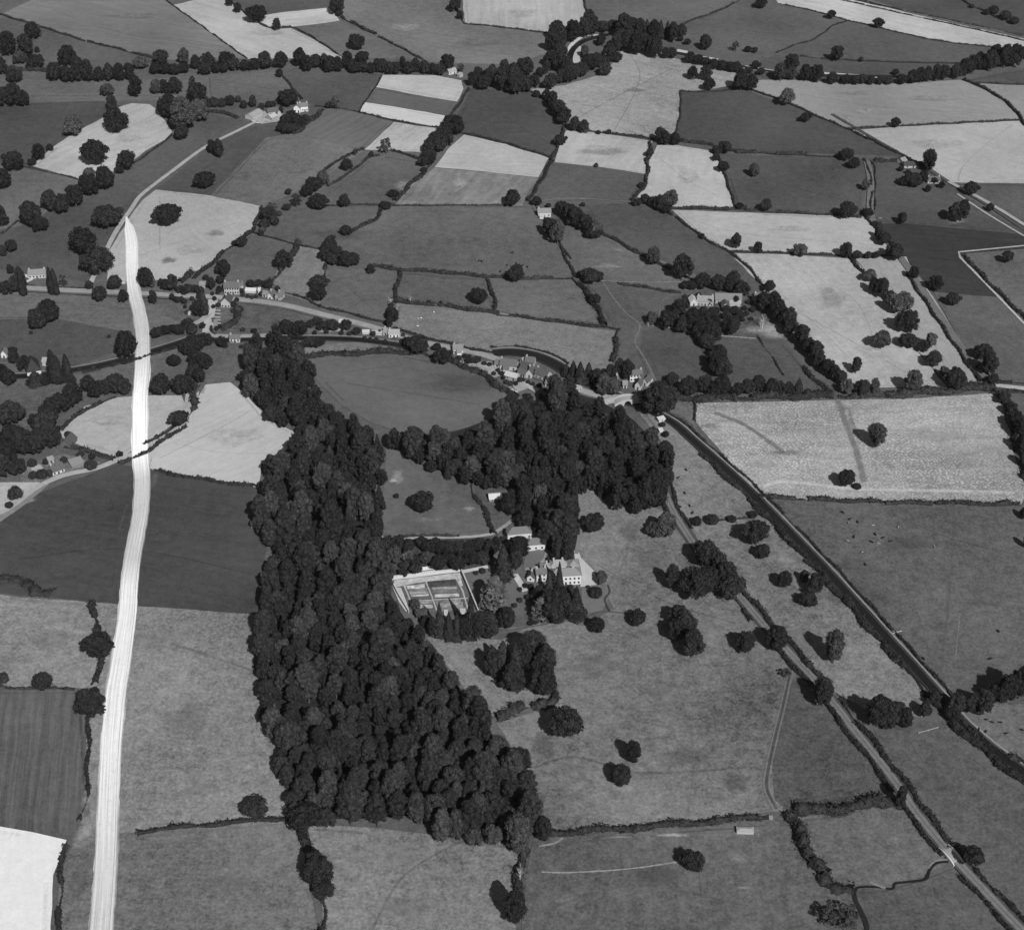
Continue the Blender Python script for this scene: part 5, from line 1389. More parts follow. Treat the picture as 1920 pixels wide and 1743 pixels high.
solo(730, 604, 12, 20, 'o', 'dark bushy tree just above the roadside cottage')
g('garden_tree', 'garden tree', 'in the gardens between road and canal', "535,612,28,26 563,615,30,26 548,618,22,20 582,607,18,14 595,602,20,14 605,610,24,18 623,610,28,18 649,610,20,20 669,621,16,14 584,641,26,14 597,641,24,14 568,646,14,12 782,646,42,30 769,643,24,22 818,651,18,14 829,667,30,28 700,625,12,8 860,672,14,8 880,676,16,8 893,674,18,10")
solo(666, 78, 28, 24, 'o', 'lone round tree in the pasture sloping to the river')
g('hedgerow_tree', 'tree', 'along the very top edge', "479,26,34,26 446,14,16 430,3,14 519,45,16,20 631,8,30,26 636,24,14,10 851,8,24,22 863,28,12,14")
g('field_tree', 'tree', 'beside the white farmhouse', "541,182,38,22 524,137,14,14 628,192,20,22,s 618,197,16,10 530,186,20,14")
g('orchard_tree', 'orchard tree', 'in the block below the white farmhouse', "527,239,20,16 540,242,22,16 537,226,26,20 553,224,28,22 563,229,22,18 550,239,20,14 527,206,10,12 572,222,16,14 545,214,16,12")
g('copse_tree', 'tree', 'in the dark copse below the striped strips', "847,229,30,24 858,234,26,30 837,242,28,24 829,252,28,26 816,260,30,24 839,258,26,26 805,271,26,22 824,273,24,20 805,289,26,16 795,302,24,16 806,300,22,16", order='y')
solo(723, 272, 28, 26, 's', 'airy round tree under the pale field left of the copse')
g('hedgerow_tree', 'tree', 'along the scrubby ditch in the middle left', "666,285,12,12,s 696,289,10,10 651,308,20,20 604,333,24,24,l 584,346,30,26 574,357,24,18 541,359,14,10 555,375,26,22,s 509,391,26,22,s 503,401,28,24 514,414,20,16 496,419,22,14 490,437,12,10 537,388,16,10 521,400,14,10,l 492,430,14,10,l 597,343,18,18", order='y')
solo(597, 377, 36, 26, 'o', 'round tree at the left end of the ditch hedge')
solo(645, 376, 22, 22, 'o', 'small dark tree on the ditch hedge, middle left')
g('hedgerow_tree', 'tree', 'on the hedges left of the streaked corn', "738,363,20,14 721,385,20,12 649,432,20,18 620,448,18,8 795,318,12,8")
g('field_tree', 'tree', 'round the paddock above the cottages', "454,453,22,18 440,456,12,10 419,502,30,28 414,524,16,14 396,531,18,20 411,542,12,12 386,520,12,10 470,532,18,12 484,530,16,12 500,533,18,14 520,540,10,8")
g('field_tree', 'tree', 'by the main road at the left', "273,520,30,34 284,526,14,24,l 322,529,20,28 310,533,18,18 302,530,14,14 214,530,28,24 186,551,28,26 230,555,20,22 286,557,16,24 167,534,16,14 18,504,14,16 10,540,26,24 118,526,16,22,s 5,470,14,20 19,461,26,20 36,518,20,36,p 27,532,18,30")
g('poplar', 'poplar', 'beside the white roadside house', "94,526,12,50,p 102,528,12,48,p 40,528,14,50,p", defk='p')
g('field_tree', 'tree', 'in the dark group below the road', "90,583,42,40 66,598,34,34 78,594,30,34")
g('poplar', 'poplar', 'by the pyramid-roofed house', "98,686,20,60,p 108,692,14,50,p 125,690,16,52,p", defk='p')
g('garden_tree', 'garden tree', 'round the pyramid-roofed house', "112,712,24,18 65,708,36,30,c 15,706,28,28 45,680,28,26 26,670,20,22 23,657,18,14 3,698,20,30 136,712,14,14 85,714,20,16")
solo(234, 646, 40, 46, 'o', 'big dark tree just left of the cleared strip by the canal')
solo(204, 631, 8, 6, 'b', 'small bush left of the big tree by the canal', 'bush', 'bush')
solo(58, 624, 8, 6, 'b', 'tiny bush on the pasture at the left', 'bush', 'bush')
g('field_tree', 'tree', 'in the grove where road meets canal', "362,617,22,20 336,617,22,18 352,604,20,16 370,578,22,30 380,610,10,12 365,643,34,30 352,651,30,28 380,638,26,24 391,636,16,22 367,670,30,30 380,677,28,30 362,696,28,26 372,703,24,24 326,675,26,20 417,641,22,18 292,623,24,16 310,619,24,14 323,615,18,12", order='y')
solo(381, 568, 16, 44, 'p', 'tall dark cypress-like tree by the crossroads', 'poplar', 'poplar')
g('roadside_tree', 'tree', 'in the long roadside row above the crossroads', "340,542,18,14 352,540,18,14 364,541,18,14 376,544,16,14 345,547,16,10 322,556,10,12 332,562,12,12 345,565,12,10")
g('hedgerow_tree', 'tree', 'in the row above the stubble wedge', "302,722,40,34 343,722,40,36 216,719,34,36 232,724,28,28 167,719,30,30 180,729,30,30 196,727,26,26 143,737,22,36 130,742,26,40 112,755,28,36 96,766,28,40 89,779,34,38 83,794,44,40 66,789,24,26")
solo(18, 774, 46, 42, 'o', 'broad round tree on the pasture at the left edge')
g('garden_tree', 'tree', 'in the dark mass behind the lane cottage', "20,818,44,42 42,826,40,46 65,828,44,40 88,820,42,38 12,850,38,40 5,872,30,40 30,875,34,30 104,818,22,22 104,806,18,14")
solo(336, 784, 38, 28, 'o', 'spreading dark tree where the lane turns uphill')
g('bush', 'bush', 'round the lane cottages at the left', "224,851,14,12 170,872,24,16 127,814,14,4 62,891,18,14 78,889,22,18 92,887,14,14 60,868,18,16 85,866,12,12 120,862,14,12 301,881,8,8 28,925,28,26 17,947,16,12 150,852,14,8 172,856,14,8 40,866,14,14", defk='b', noun='bush')
solo(182, 1210, 52, 50, 'o', 'round black tree on the hedge left of the cleared strip')
solo(166, 1318, 54, 54, 'o', 'round black tree at the corner of the ploughed field')
solo(79, 1277, 40, 24, 'b', 'wide bush on the hedge above the ploughed field', 'bush', 'bush')
solo(3, 1272, 26, 24, 'b', 'bush cut by the left edge above the ploughed field', 'bush', 'bush')
solo(475, 1515, 52, 44, 'o', 'round dark tree above the hedge near the wood corner')
solo(572, 1532, 62, 56, 'o', 'big round tree at the bottom left corner of the long wood')
solo(597, 1628, 60, 60, 'o', 'large tree on the hedge below the long wood')
solo(608, 1665, 44, 30, 'o', 'lower part-crown tree under the large hedge tree')
solo(967, 1700, 40, 62, 'o', 'tree on the bottom middle hedge, near the bottom edge')
solo(1059, 1352, 66, 60, 'l', 'large leafy tree below the park clump', tone=42)
solo(1187, 1410, 30, 42, 'y', 'upper of the two smooth egg-shaped trees in the park')
solo(1164, 1453, 38, 40, 'y', 'lower of the two smooth egg-shaped trees in the park')
solo(1019, 1553, 32, 44, 'o', 'dark tree at the bottom right corner of the long wood')
solo(1299, 1613, 42, 38, 'o', 'lone round tree in the bottom field')
solo(1545, 1297, 38, 48, 'o', 'round dark tree against the lane above the park track')
solo(1691, 1493, 22, 38, 'o', 'small dark tree overhanging the lane by the broad hedge')
solo(1824, 1603, 42, 40, 'l', 'round tree beside the lane near the little bridge', tone=40)
solo(1590, 1722, 56, 50, 's', 'thin spreading tree by the stream at the bottom')
solo(1555, 1716, 50, 44, 's', 'thin tree left of the stream at the bottom')
g('field_tree', 'tree', 'in the oak clump between lane and canal', "1649,1332,46,56 1680,1335,34,40 1700,1345,28,36 1735,1330,26,28 1752,1308,22,26 1665,1350,30,30")
g('field_tree', 'tree', 'in the belt right of the canal crossing', "1795,1318,34,36 1826,1318,30,36 1847,1316,36,44 1785,1338,30,24 1868,1300,36,36 1890,1290,40,50 1917,1280,34,56")
solo(1566, 1212, 34, 58, 'l', 'tall leafy tree alone in the pale pasture by the canal')
solo(1459, 1196, 36, 46, 'o', 'dark tree leaning over the country lane in the middle')
solo(1475, 1261, 22, 20, 's', 'small thin tree at the head of the park track')
g('field_tree', 'tree', 'in the reedy hollow beside the canal', "1472,1086,28,30 1529,1094,30,38 1516,1123,30,28 1508,1080,18,22 1419,998,48,44 1429,1034,30,26 1411,964,20,14")
g('bush', 'bush', 'on the thin hedge across the pale pasture', "1335,974,26,18 1307,977,18,18 1372,973,18,14", defk='b', noun='bush')
solo(1111, 980, 44, 34, 'o', 'oval dark tree just right of the drive')
solo(1249, 982, 36, 42, 'l', 'taller part of the leafy park tree above the lane')
solo(1234, 990, 40, 30, 'l', 'wide lower part of the leafy park tree above the lane')
g('field_tree', 'tree', 'in the clump straddling the country lane', "1325,1040,52,48 1351,1060,36,40 1364,1076,34,44 1372,1100,50,44 1309,1094,62,60 1260,1081,26,44 1332,1086,34,46", order='y')
solo(1197, 1159, 34, 30, 'o', 'small round tree below the front lawn, right of two')
solo(1122, 1172, 30, 28, 'o', 'small round tree below the front lawn, left of two')
solo(1127, 1081, 24, 24, 'l', 'leafy tree at the edge of the gravel forecourt')
solo(1117, 1111, 26, 12, 'b', 'oval shrub bed on the front lawn', 'shrub', 'shrub')
g('field_tree', 'tree', 'in the straggling park clump right of the house', "1273,1154,42,40 1286,1170,44,46 1299,1206,40,50 1270,1182,34,40", order='y')
solo(1398, 1204, 40, 38, 'o', 'round tree in the park left of the lane bend')
solo(1222, 922, 62, 66, 'y', 'huge smooth dark tree at the corner of the second wood')
g('field_tree', 'tree', 'in the great clump below the garden', "1002,1212,46,60 1023,1240,42,60 1020,1279,48,50 966,1245,40,80,c 943,1234,46,68,c 923,1240,34,50 962,1270,40,50 985,1232,36,50")
g('garden_tree', 'garden tree', 'close round the country house', "1049,1084,20,60,c 1030,1094,18,44,c 1049,1138,54,58 1030,1130,34,50 1064,1117,34,34 1081,1129,32,60,c 1087,1150,26,24 1042,1158,26,18 951,1157,34,38 943,1052,38,64,c 972,1027,38,42 968,1050,24,34 1003,1165,14,10 1010,1112,24,28 1126,1150,1,1" if False else "1049,1084,20,60,c 1030,1094,18,44,c 1049,1138,54,58 1030,1130,34,50 1064,1117,34,34 1081,1129,32,60,c 1087,1150,26,24 1042,1158,26,18 951,1157,34,38 943,1052,38,64,c 972,1027,38,42 968,1050,24,34 1003,1165,14,10 1010,1112,24,28")
solo(927, 1112, 62, 68, 'e', 'great pale cedar on the lawn by the kitchen garden', 'cedar_tree', 'cedar')
solo(1013, 1142, 38, 46, 'e', 'smaller pale cedar below the country house', 'cedar_tree', 'cedar')
g('garden_tree', 'garden tree', 'in the row below the kitchen garden', "824,1160,22,62,c 842,1172,24,50,c 857,1174,24,50,c 883,1154,24,80,c 870,1180,24,40 899,1172,30,50 920,1174,30,46 811,1175,18,36 779,1132,20,20,l 790,1150,22,20,l 800,1165,20,24")
g('orchard_tree', 'orchard tree', 'in the orchard above the kitchen garden', "727,1019,28,26 748,1019,30,30 740,1040,26,30,l 764,1024,24,26 792,1016,26,22 803,1027,28,24 816,1021,26,26 831,1027,28,26 824,1053,28,28 845,1027,26,28 860,1027,26,28 858,1055,34,24 878,1027,24,26 897,1021,28,26 884,1047,26,26 907,1047,28,24 917,1029,24,30 779,1066,26,20 930,1021,16,30 840,1045,26,24 800,1045,26,22,l 765,1045,24,24,l 757,1074,18,16 776,1048,22,20 872,1040,24,22 755,1060,16,14")
solo(790, 941, 46, 40, 'o', 'lone spreading tree in the meadow between the woods')
solo(743, 930, 10, 10, 'b', 'small bush left of the lone meadow tree', 'bush', 'bush')
solo(960, 941, 42, 42, 'o', 'round dark tree beside the white-roofed shed')
solo(951, 998, 10, 12, 'o', 'small dark tree at the left end of the stables')
g('bush', 'bush', 'in the village gardens', "944,708,8 950,716,9 958,719,10,8 967,719,9 975,712,10 981,712,8 990,716,8 999,720,8 1012,722,9 1022,731,8 1003,701,8 1013,700,8 994,699,7 968,688,8 962,701,7 940,700,10,8 934,694,8 926,700,9,7 952,690,7 1028,716,9 1036,714,8 1014,742,9 985,741,10,7 970,741,9,6 1030,737,9 918,683,10,6 908,681,10,6 1043,712,8 1050,716,9", defk='b', noun='bush')
g('bush', 'bush', 'by the crossroads hamlet', "340,560,9 347,575,8 360,560,9 372,556,10 328,560,9 350,586,8 402,560,9 408,572,9 400,575,8 438,570,12 444,562,9 398,551,8 455,553,8 464,556,8 472,558,8 480,556,8 490,551,9 508,552,9 514,556,8 453,545,9 408,549,8 436,583,8 422,648,12,9 452,650,9,6 462,646,9,6 410,645,10,8 406,616,9 412,612,8 476,620,12,6 455,618,10,6", defk='b', noun='bush')
g('garden_tree', 'garden tree', 'hiding the front of the big farm', "1318,583,16,16 1340,586,18,18 1362,590,18,16 1388,590,16,14 1300,590,16,14 1330,566,12,12 1380,562,14,14")
g('garden_tree', 'garden tree', 'round the far lane cottages', "1740,353,12,12 1703,322,10,8 1728,310,12,12 1766,346,12,12 1752,338,12,10 1690,316,10,10 1716,306,12,10")
g('bush', 'bush', 'round the big farm buildings', "1300,583,9 1312,586,9 1322,586,8 1330,583,8 1345,581,9 1352,570,8 1368,585,10 1378,588,9 1388,584,9 1396,578,10 1400,588,10 1312,566,10 1326,563,9 1340,560,10 1404,566,10 1412,580,12 1290,565,9 1296,556,10,7 1310,552,10,7 1284,556,9,7 1408,598,10,7 1392,600,10,7", defk='b', noun='bush')
g('bush', 'bush', 'in the gardens beside the road cottages', "684,634,8 694,636,8 706,637,9 722,640,8 754,640,10 760,636,9 726,622,8 742,624,8 846,660,9 872,668,9 880,668,8 838,662,10 756,628,8 712,622,8 655,626,9 640,624,9 612,622,9 560,628,10 545,628,10 590,624,9", defk='b', noun='bush')
g('bush', 'bush', 'in the grounds of the country house', "985,1098,10 975,1105,9 996,1100,12 1002,1110,14 1016,1104,10 990,1120,12 975,1125,10 965,1135,10 995,1168,12,8 1020,1163,10,8 935,1140,14 915,1150,14 1098,1148,9,7 1102,1100,8,6 1028,1048,9 1010,1068,9 945,1010,12 935,1015,12 958,1030,14 962,1012,10 905,1070,12 892,1074,10,8 1070,1100,10 1080,1108,12 1060,1104,10", defk='b', noun='bush')
g('bush', 'bush', 'on the verge of the left canal', "150,692,9,5 175,689,9,5 190,688,8,4 212,684,10,5 232,680,9,5 250,674,9,5 262,672,9,5 310,656,8,5 318,652,8,5 296,660,8,4", defk='b', noun='bush')
for x, y, w, h, lb in ((975, 1640, 16, 34, 'bare dead tree on the bottom middle hedge'), (733, 566, 12, 14, 'bleached dead tree at the crossing of two hedges'), (770, 563, 8, 14, 'thin dead tree on the hedge above the pale field'),
                       (1429, 605, 14, 26, 'pale dead tree right of the big farm'), (1215, 608, 8, 10, 'white dead stump in the farm pasture'), (1426, 607, 10, 18, 'second pale dead tree right of the big farm')):
    plant('dead_tree', x, y, w, h, 'd', lb, 'dead tree', None)

wood("458,652 476,628 524,626 564,652 584,680 598,722 634,766 692,788 714,822 724,880 716,1000 728,1050 738,1090 762,1140 800,1192 830,1232 872,1290 905,1338 945,1385 975,1400 998,1430 1003,1480 1003,1560 975,1582 930,1572 870,1576 830,1562 800,1535 720,1535 640,1535 585,1545 545,1525 535,1490 518,1440 500,1360 482,1300 475,1180 485,1120 480,1060 500,1020 478,970 482,930 505,900 490,870 500,848 548,838 556,806 520,788 490,762 460,722 448,690",
     6.3, 'dark broadleaf tree packed into the long wood', 'trees crowded in the long wood', 3.3, 5.1, 3)
wood("728,812 760,796 800,815 850,803 900,798 940,765 975,742 1050,722 1110,738 1160,765 1192,790 1232,815 1260,850 1262,880 1235,905 1195,950 1160,940 1100,905 1083,912 1092,960 1084,1010 1072,1045 1045,1045 1030,1015 1005,990 965,960 955,930 965,900 900,900 850,885 790,862 742,842",
     6.6, 'dark broadleaf tree packed into the wood above the stables', 'trees crowded in the wood above the stables', 3.5, 5.4, 5)
build_woods(300)

# ================================================================ BUILDINGS
C = cottage
# country house
h, L = site('country_house', (1033, 1098), (1089, 1095), 'white stuccoed country house with grey hipped roofs and a gravel forecourt', 'country house')
volume(h, 0, L, 0, 6.4, 6.4, 2.6, 'hip', wt=208, rt=112, wins=7, storeys=2, door=True, side_wins=2, over=.5, chim=[(L * .35, 3.2, 1.0), (L * .75, 3.2, 1.0)])
volume(h, L - 6.2, L, 6.45, 13.4, 6.35, 2.5, 'hip', wt=200, rt=118, side_wins=2, wins=0, storeys=2, over=.45)
volume(h, 1.0, L - 6.25, 8.6, 14.0, 6.2, 2.3, 'hip', wt=196, rt=125, over=.4, chim=[(2.5, 11, 1.3), (7.2, 11, 1.3)])
volume(h, -4.6, .95, 7.0, 12.5, 5.6, 2.1, 'hip', wt=196, rt=128, over=.4, chim=[(-1.5, 9.8, 1.4)])
w_, L2 = site('kitchen_wing', (1006, 1091), (1025, 1089), 'lower white kitchen wing left of the country house', 'house')
volume(w_, 0, L2, 0, 5.5, 5.0, 2.2, 'gable', wt=195, rt=92, wins=2, storeys=2, chim=[(.5, 2.7, 1.0), (L2 - .5, 2.7, 1.0)])
w_, L2 = site('outhouse', (988, 1089), (1001, 1091), 'small white gabled outhouse at the left end of the country house', 'outhouse')
volume(w_, 0, L2, 0, 4.5, 2.6, 1.8, 'gable', 'y', wt=200, rt=80, wins=1, chim=[(L2 / 2, 3.5, 1.0)])
s_, L2 = site('stable_block', (952, 1013), (998, 1009), 'white stable range with long grey roof above the country house', 'stables')
volume(s_, 0, L2, 0, 6.2, 4.0, 2.4, 'hip', wt=198, rt=98, wins=4, storeys=1, over=.4)
s_, L2 = site('coach_house', (988, 1033), (1022, 1030), 'white coach house below the stable range', 'coach house')
volume(s_, 0, L2, 0, 6.0, 4.0, 2.3, 'hip', wt=200, rt=98, wins=3, over=.4, chim=[(2.5, 3.0, .8)])
volume(s_, L2 - 5.0, L2 - .2, 6.05, 14.5, 3.6, 2.0, 'gable', 'y', wt=190, rt=80)
C((918, 942), (941, 940), 6.0, 'bright white-roofed shed at the edge of the second wood', 2.2, 1.6, rt=205, wt=120, wins=2, nch=0, name='shed', cat='shed')
C((471, 990), (480, 989), 3.0, 'tiny white hut against the left side of the long wood', 2.0, .5, roof='lean', rt=215, wt=160, wins=1, nch=0, door=False, name='hut', cat='hut')
# barn in the bottom field
b_, L2 = site('field_barn', (1381, 1564), (1413, 1565), 'pale round-cornered hay barn alone in the bottom field', 'barn')
volume(b_, 0, L2, 0, 3.0, 1.9, .5, 'hip', wt=150, rt=165, wins=0, over=.1)
# village by the canal
for a in (((937, 692), (968, 696), 6, 'white-gabled village house nearest the road at the left', 3.6, 3.0, dict(nch=1, wt=175, rt=88, ext=(3, 6.5, -3, 0, 2.6, 1.6, 'gable'))),
          ((984, 687), (1001, 689), 6, 'village house backing on to the canal curve', 3.4, 2.6, dict(nch=1, wt=175, rt=88)),
          ((975, 697), (992, 701), 6.5, 'dark-roofed village house in the middle of the row', 3.4, 2.8, dict(wt=200, rt=70, nch=0)),
          ((986, 708), (998, 709), 8, 'narrow gabled cottage with its end to the gardens', 3.4, 3.0, dict(axis='y', wt=150, rt=85, wins=1)),
          ((1002, 708), (1024, 716), 6.5, 'long dark-roofed village house with pale gable end', 3.4, 3.0, dict(wt=165, rt=78, nch=1)),
          ((946, 710), (968, 716), 5.5, 'long white-roofed shed in the village', 2.8, 1.6, dict(rt=190, wt=140, nch=0, name='village_shed', cat='shed', wins=2)),
          ((970, 706), (984, 710), 6, 'low dark-roofed outbuilding between two village houses', 2.8, 2.2, dict(wt=130, rt=80, nch=0)),
          ((1030, 727), (1052, 722), 7, 'dark-roofed house at the wood edge of the village', 3.6, 2.8, dict(wt=175, rt=66, nch=1)),
          ((975, 679), (981, 683), 4, 'small pointed privy beside the canal curve', 2.2, 1.8, dict(axis='y', wt=160, rt=120, nch=0, wins=1, name='privy', cat='outhouse')),
          ((1078, 734), (1086, 736), 4, 'small pale outhouse half hidden in the wood edge', 2.4, 1.6, dict(wt=190, rt=130, nch=0, wins=1, name='outhouse', cat='outhouse')),
          ((927, 688), (937, 690), 5, 'small grey lean-to at the left of the village', 2.6, 1.6, dict(wt=150, rt=95, nch=0, wins=1)),
          ((1022, 724), (1030, 726), 4, 'tiny outbuilding beside the village garden', 2.4, 1.4, dict(wt=180, rt=100, nch=0, wins=1, name='outhouse', cat='outhouse'))):
    C(a[0], a[1], a[2], a[3], a[4], a[5], **a[6])
# canal bridge hamlet
C((1181, 716), (1204, 715), 6, 'white house with dark roof above the canal bridge', 5, 2.2, wt=205, rt=90, wins=4, storeys=2, nch=2)
C((1190, 730), (1201, 732), 9, 'gabled cottage end-on beside the canal bridge', 3.4, 2.8, axis='y', wt=180, rt=84, wins=1)
C((1204, 722), (1213, 725), 8, 'dark-roofed cottage under the great trees', 3.2, 2.6, axis='y', wt=160, rt=80, wins=1, nch=0)
C((1153, 722), (1160, 722), 7, 'pale-roofed lean cottage left of the bridge house', 3.2, 2.2, axis='y', wt=150, rt=120, wins=1)
C((1168, 728), (1176, 728), 5, 'little outbuilding left of the bridge house', 2.6, 1.6, wt=150, rt=115, wins=1, nch=0, name='outhouse', cat='outhouse')
C((1236, 793), (1247, 790), 3, 'upper small white hut beside the canal', 2.0, .5, roof='lean', wt=200, rt=205, wins=1, nch=0, door=False, name='hut', cat='hut')
C((1237, 813), (1243, 812), 2.5, 'lower small white hut beside the canal', 2.0, .4, roof='lean', wt=200, rt=205, wins=0, nch=0, door=False, name='hut', cat='hut')
# big farm
C((1294, 575), (1307, 574), 6, 'white-roofed gabled barn at the left of the big farm', 3.6, 2.4, axis='y', wt=190, rt=205, wins=1, nch=0, name='barn', cat='barn')
C((1307, 574), (1337, 575), 7, 'long grey farmhouse in the middle of the big farm', 3.8, 2.6, wt=145, rt=120, wins=5, storeys=1, nch=2)
C((1341, 570), (1390, 571), 7, 'long dark-roofed cowshed at the back of the big farm', 3.6, 3.0, wt=130, rt=105, wins=4, nch=0, name='cowshed', cat='barn')
C((1353, 581), (1367, 581), 6, 'white-fronted gabled cottage in the big farmyard', 2.8, 2.2, axis='y', wt=205, rt=80, wins=1, nch=0)
C((1368, 575), (1388, 576), 4, 'low pale open shed in the big farmyard', 2.4, 1.2, roof='lean', wt=150, rt=140, wins=0, nch=0, door=False, name='cart_shed', cat='shed')
C((1416, 572), (1436, 570), 7, 'farmhouse with two white chimneys among the belt trees', 4.6, 2.8, wt=130, rt=92, wins=3, nch=2)
R_ = None
# white farm at the upper left
C((551, 211), (563, 212), 6, 'gabled left wing of the white farmhouse', 4.4, 2.4, axis='y', wt=215, rt=100, wins=2, storeys=1, nch=1)
C((562, 210), (578, 209), 6, 'long white front of the upper left farmhouse', 4.6, 2.2, wt=215, rt=100, wins=4, storeys=1, nch=2)
C((474, 226), (493, 215), 8, 'wide pale-roofed barn at the end of the farm lane', 3.0, 1.6, wt=150, rt=165, wins=0, nch=0, door=False, name='barn', cat='barn')
C((510, 228), (521, 223), 7, 'small pale-roofed barn in the upper left farmyard', 3.0, 1.8, wt=130, rt=185, wins=0, nch=0, door=False, name='barn', cat='barn')
C((503, 217), (522, 214), 6, 'dark-roofed byre at the back of the farmyard', 3.0, 2.4, wt=140, rt=80, wins=2, nch=0, name='barn', cat='barn')
C((521, 218), (527, 217), 6, 'pale gabled store in the upper left farmyard', 3.0, 2.0, axis='y', wt=170, rt=150, wins=0, nch=0, door=False, name='barn', cat='barn')
# lonely farmstead
C((1009, 408), (1033, 407), 6, 'bright small farmstead house amid the middle fields', 4, 2, wt=190, rt=150, wins=3, nch=1)
C((1012, 411), (1020, 411), 3, 'white lean-to in front of the lonely farmstead', 2.2, 1, roof='lean', wt=200, rt=190, wins=0, nch=0, door=False, name='lean_to', cat='shed')
# crossroads hamlet
C((421, 552), (449, 552), 8, 'long two-storey house at the crossroads', 5.2, 2.6, wt=150, rt=88, wins=6, storeys=2, nch=2, ext=(None if False else (9, 12, 8.05, 12, 3, 2, 'gable')))
C((415, 577), (432, 578), 8, 'gabled brick house below the crossroads', 4.4, 3.4, axis='y', wt=175, rt=72, wins=3, nch=1)
C((353, 592), (365, 592), 9, 'narrow cottage with steep roof left of the crossroads', 2.6, 3.0, axis='y', wt=150, rt=95, wins=1, nch=1)
C((431, 642), (450, 642), 5, 'low white cottage beside the canal lane', 2.8, 1.8, wt=205, rt=92, wins=3, nch=1)
C((460, 549), (479, 550), 3, 'long low white glasshouse beside the crossroads house', 1.6, .8, roof='lean', wt=190, rt=215, wins=0, nch=0, door=False, name='glasshouse', cat='greenhouse')
C((484, 549), (488, 549), 3, 'small white shed right of the glasshouse', 1.8, .6, roof='lean', wt=190, rt=215, wins=0, nch=0, door=False, name='shed', cat='shed')
C((502, 562), (511, 563), 7, 'first end-on cottage right of the crossroads', 3.0, 2.6, axis='y', wt=190, rt=92, wins=1, nch=1)
C((516, 563), (524, 565), 7, 'second end-on cottage right of the crossroads', 3.0, 2.6, axis='y', wt=165, rt=98, wins=1, nch=1)
C((492, 557), (499, 558), 5, 'low grey outbuilding beside the end-on cottages', 2.4, 1.6, wt=150, rt=110, wins=0, nch=0, name='outhouse', cat='outhouse')
C((374, 540), (384, 541), 5, 'pale small barn above the roadside row', 2.6, 1.6, wt=165, rt=150, wins=0, nch=0, door=False, name='barn', cat='barn')
C((226, 532), (235, 532), 4, 'white shed right of the roadside tree', 2.4, 1.2, wt=190, rt=170, wins=0, nch=0, door=False, name='shed', cat='shed')
# road cottages
C((729, 634), (749, 634), 5, 'white cottage below the road with pale end wall', 3.2, 2.2, wt=210, rt=130, wins=3, nch=1)
C((718, 629), (728, 631), 5, 'small grey cottage left of the white road cottage', 2.8, 2, wt=150, rt=120, wins=1, nch=1)
C((680, 628), (692, 628), 3, 'low white shed in the long road garden', 1.8, .5, roof='lean', wt=180, rt=205, wins=0, nch=0, door=False, name='shed', cat='shed')
C((697, 629), (716, 630), 3, 'second low white shed in the long road garden', 1.8, .5, roof='lean', wt=180, rt=185, wins=0, nch=0, door=False, name='shed', cat='shed')
C((850, 664), (868, 664), 6, 'white house with two gables between road and oval field', 3.4, 2.4, wt=210, rt=110, wins=3, nch=1, ext=(2.5, 5.5, -1.8, 0, 2.8, 1.6, 'gable'))
C((635, 608), (643, 609), 3, 'tiny white shed near the road bend', 2, .5, roof='lean', wt=200, rt=200, wins=0, nch=0, door=False, name='shed', cat='shed')
# left side houses
C((54, 523), (86, 521), 7, 'large pale house behind the roadside poplars', 3.2, 2.2, wt=180, rt=150, wins=5, storeys=1, nch=2)
C((52, 707), (78, 702), 13, 'house with a tall dark pyramid roof among firs', 3.4, 7.0, roof='hip', wt=200, rt=48, wins=2, nch=0)
C((80, 686), (90, 686), 6, 'pale-roofed outbuilding behind the pyramid-roofed house', 3, 1.6, wt=150, rt=165, wins=0, nch=0, door=False, name='outhouse', cat='outhouse')
C((3, 672), (13, 672), 5, 'small white gabled house at the left edge', 3.4, 2.4, axis='y', wt=205, rt=100, wins=1, nch=0)
C((100, 893), (122, 885), 6, 'dark-roofed lane cottage with white walls', 2.9, 3.0, wt=195, rt=80, wins=3, nch=1)
C((136, 880), (158, 873), 6, 'grey corrugated-roofed shed beside the lane cottage', 2.4, 1.0, roof='lean', wt=110, rt=118, wins=0, nch=0, door=False, name='shed', cat='shed')
C((92, 871), (102, 868), 4, 'small pale outhouse behind the lane cottage', 2.6, 1.6, wt=170, rt=150, wins=1, nch=0, name='outhouse', cat='outhouse')
C((114, 839), (132, 842), 9, 'dark pitched barn at the tip of the stubble wedge', 2.8, 3.2, axis='y', wt=90, rt=74, wins=0, nch=0, door=False, name='barn', cat='barn')
# far right
C((1695, 316), (1729, 316), 6, 'low pale-walled farm building by the far lane', 2.6, 2.2, wt=145, rt=60, wins=3, nch=1)
C((1692, 309), (1700, 306), 6, 'grey yard building behind the low far lane farm', 2.6, 1.8, wt=140, rt=120, wins=1, nch=0)
C((1739, 345), (1762, 345), 6, 'cottage with two pale gables beside the far lane', 2.8, 2.2, wt=145, rt=85, wins=3, nch=2)
C((842, 141), (856, 138), 5, 'small white riverside cottage among the far trees', 3, 1.8, wt=195, rt=165, wins=2, nch=0)
C((857, 144), (862, 146), 4, 'tiny shed beside the riverside cottage', 2.2, 1, roof='lean', wt=170, rt=170, wins=0, nch=0, door=False, name='shed', cat='shed')
C((1443, 1537), (1448, 1537), 1.4, 'tiny pale trough hut by the park gate', 1.0, .3, roof='lean', wt=170, rt=150, wins=0, nch=0, door=False, name='trough', cat='trough')

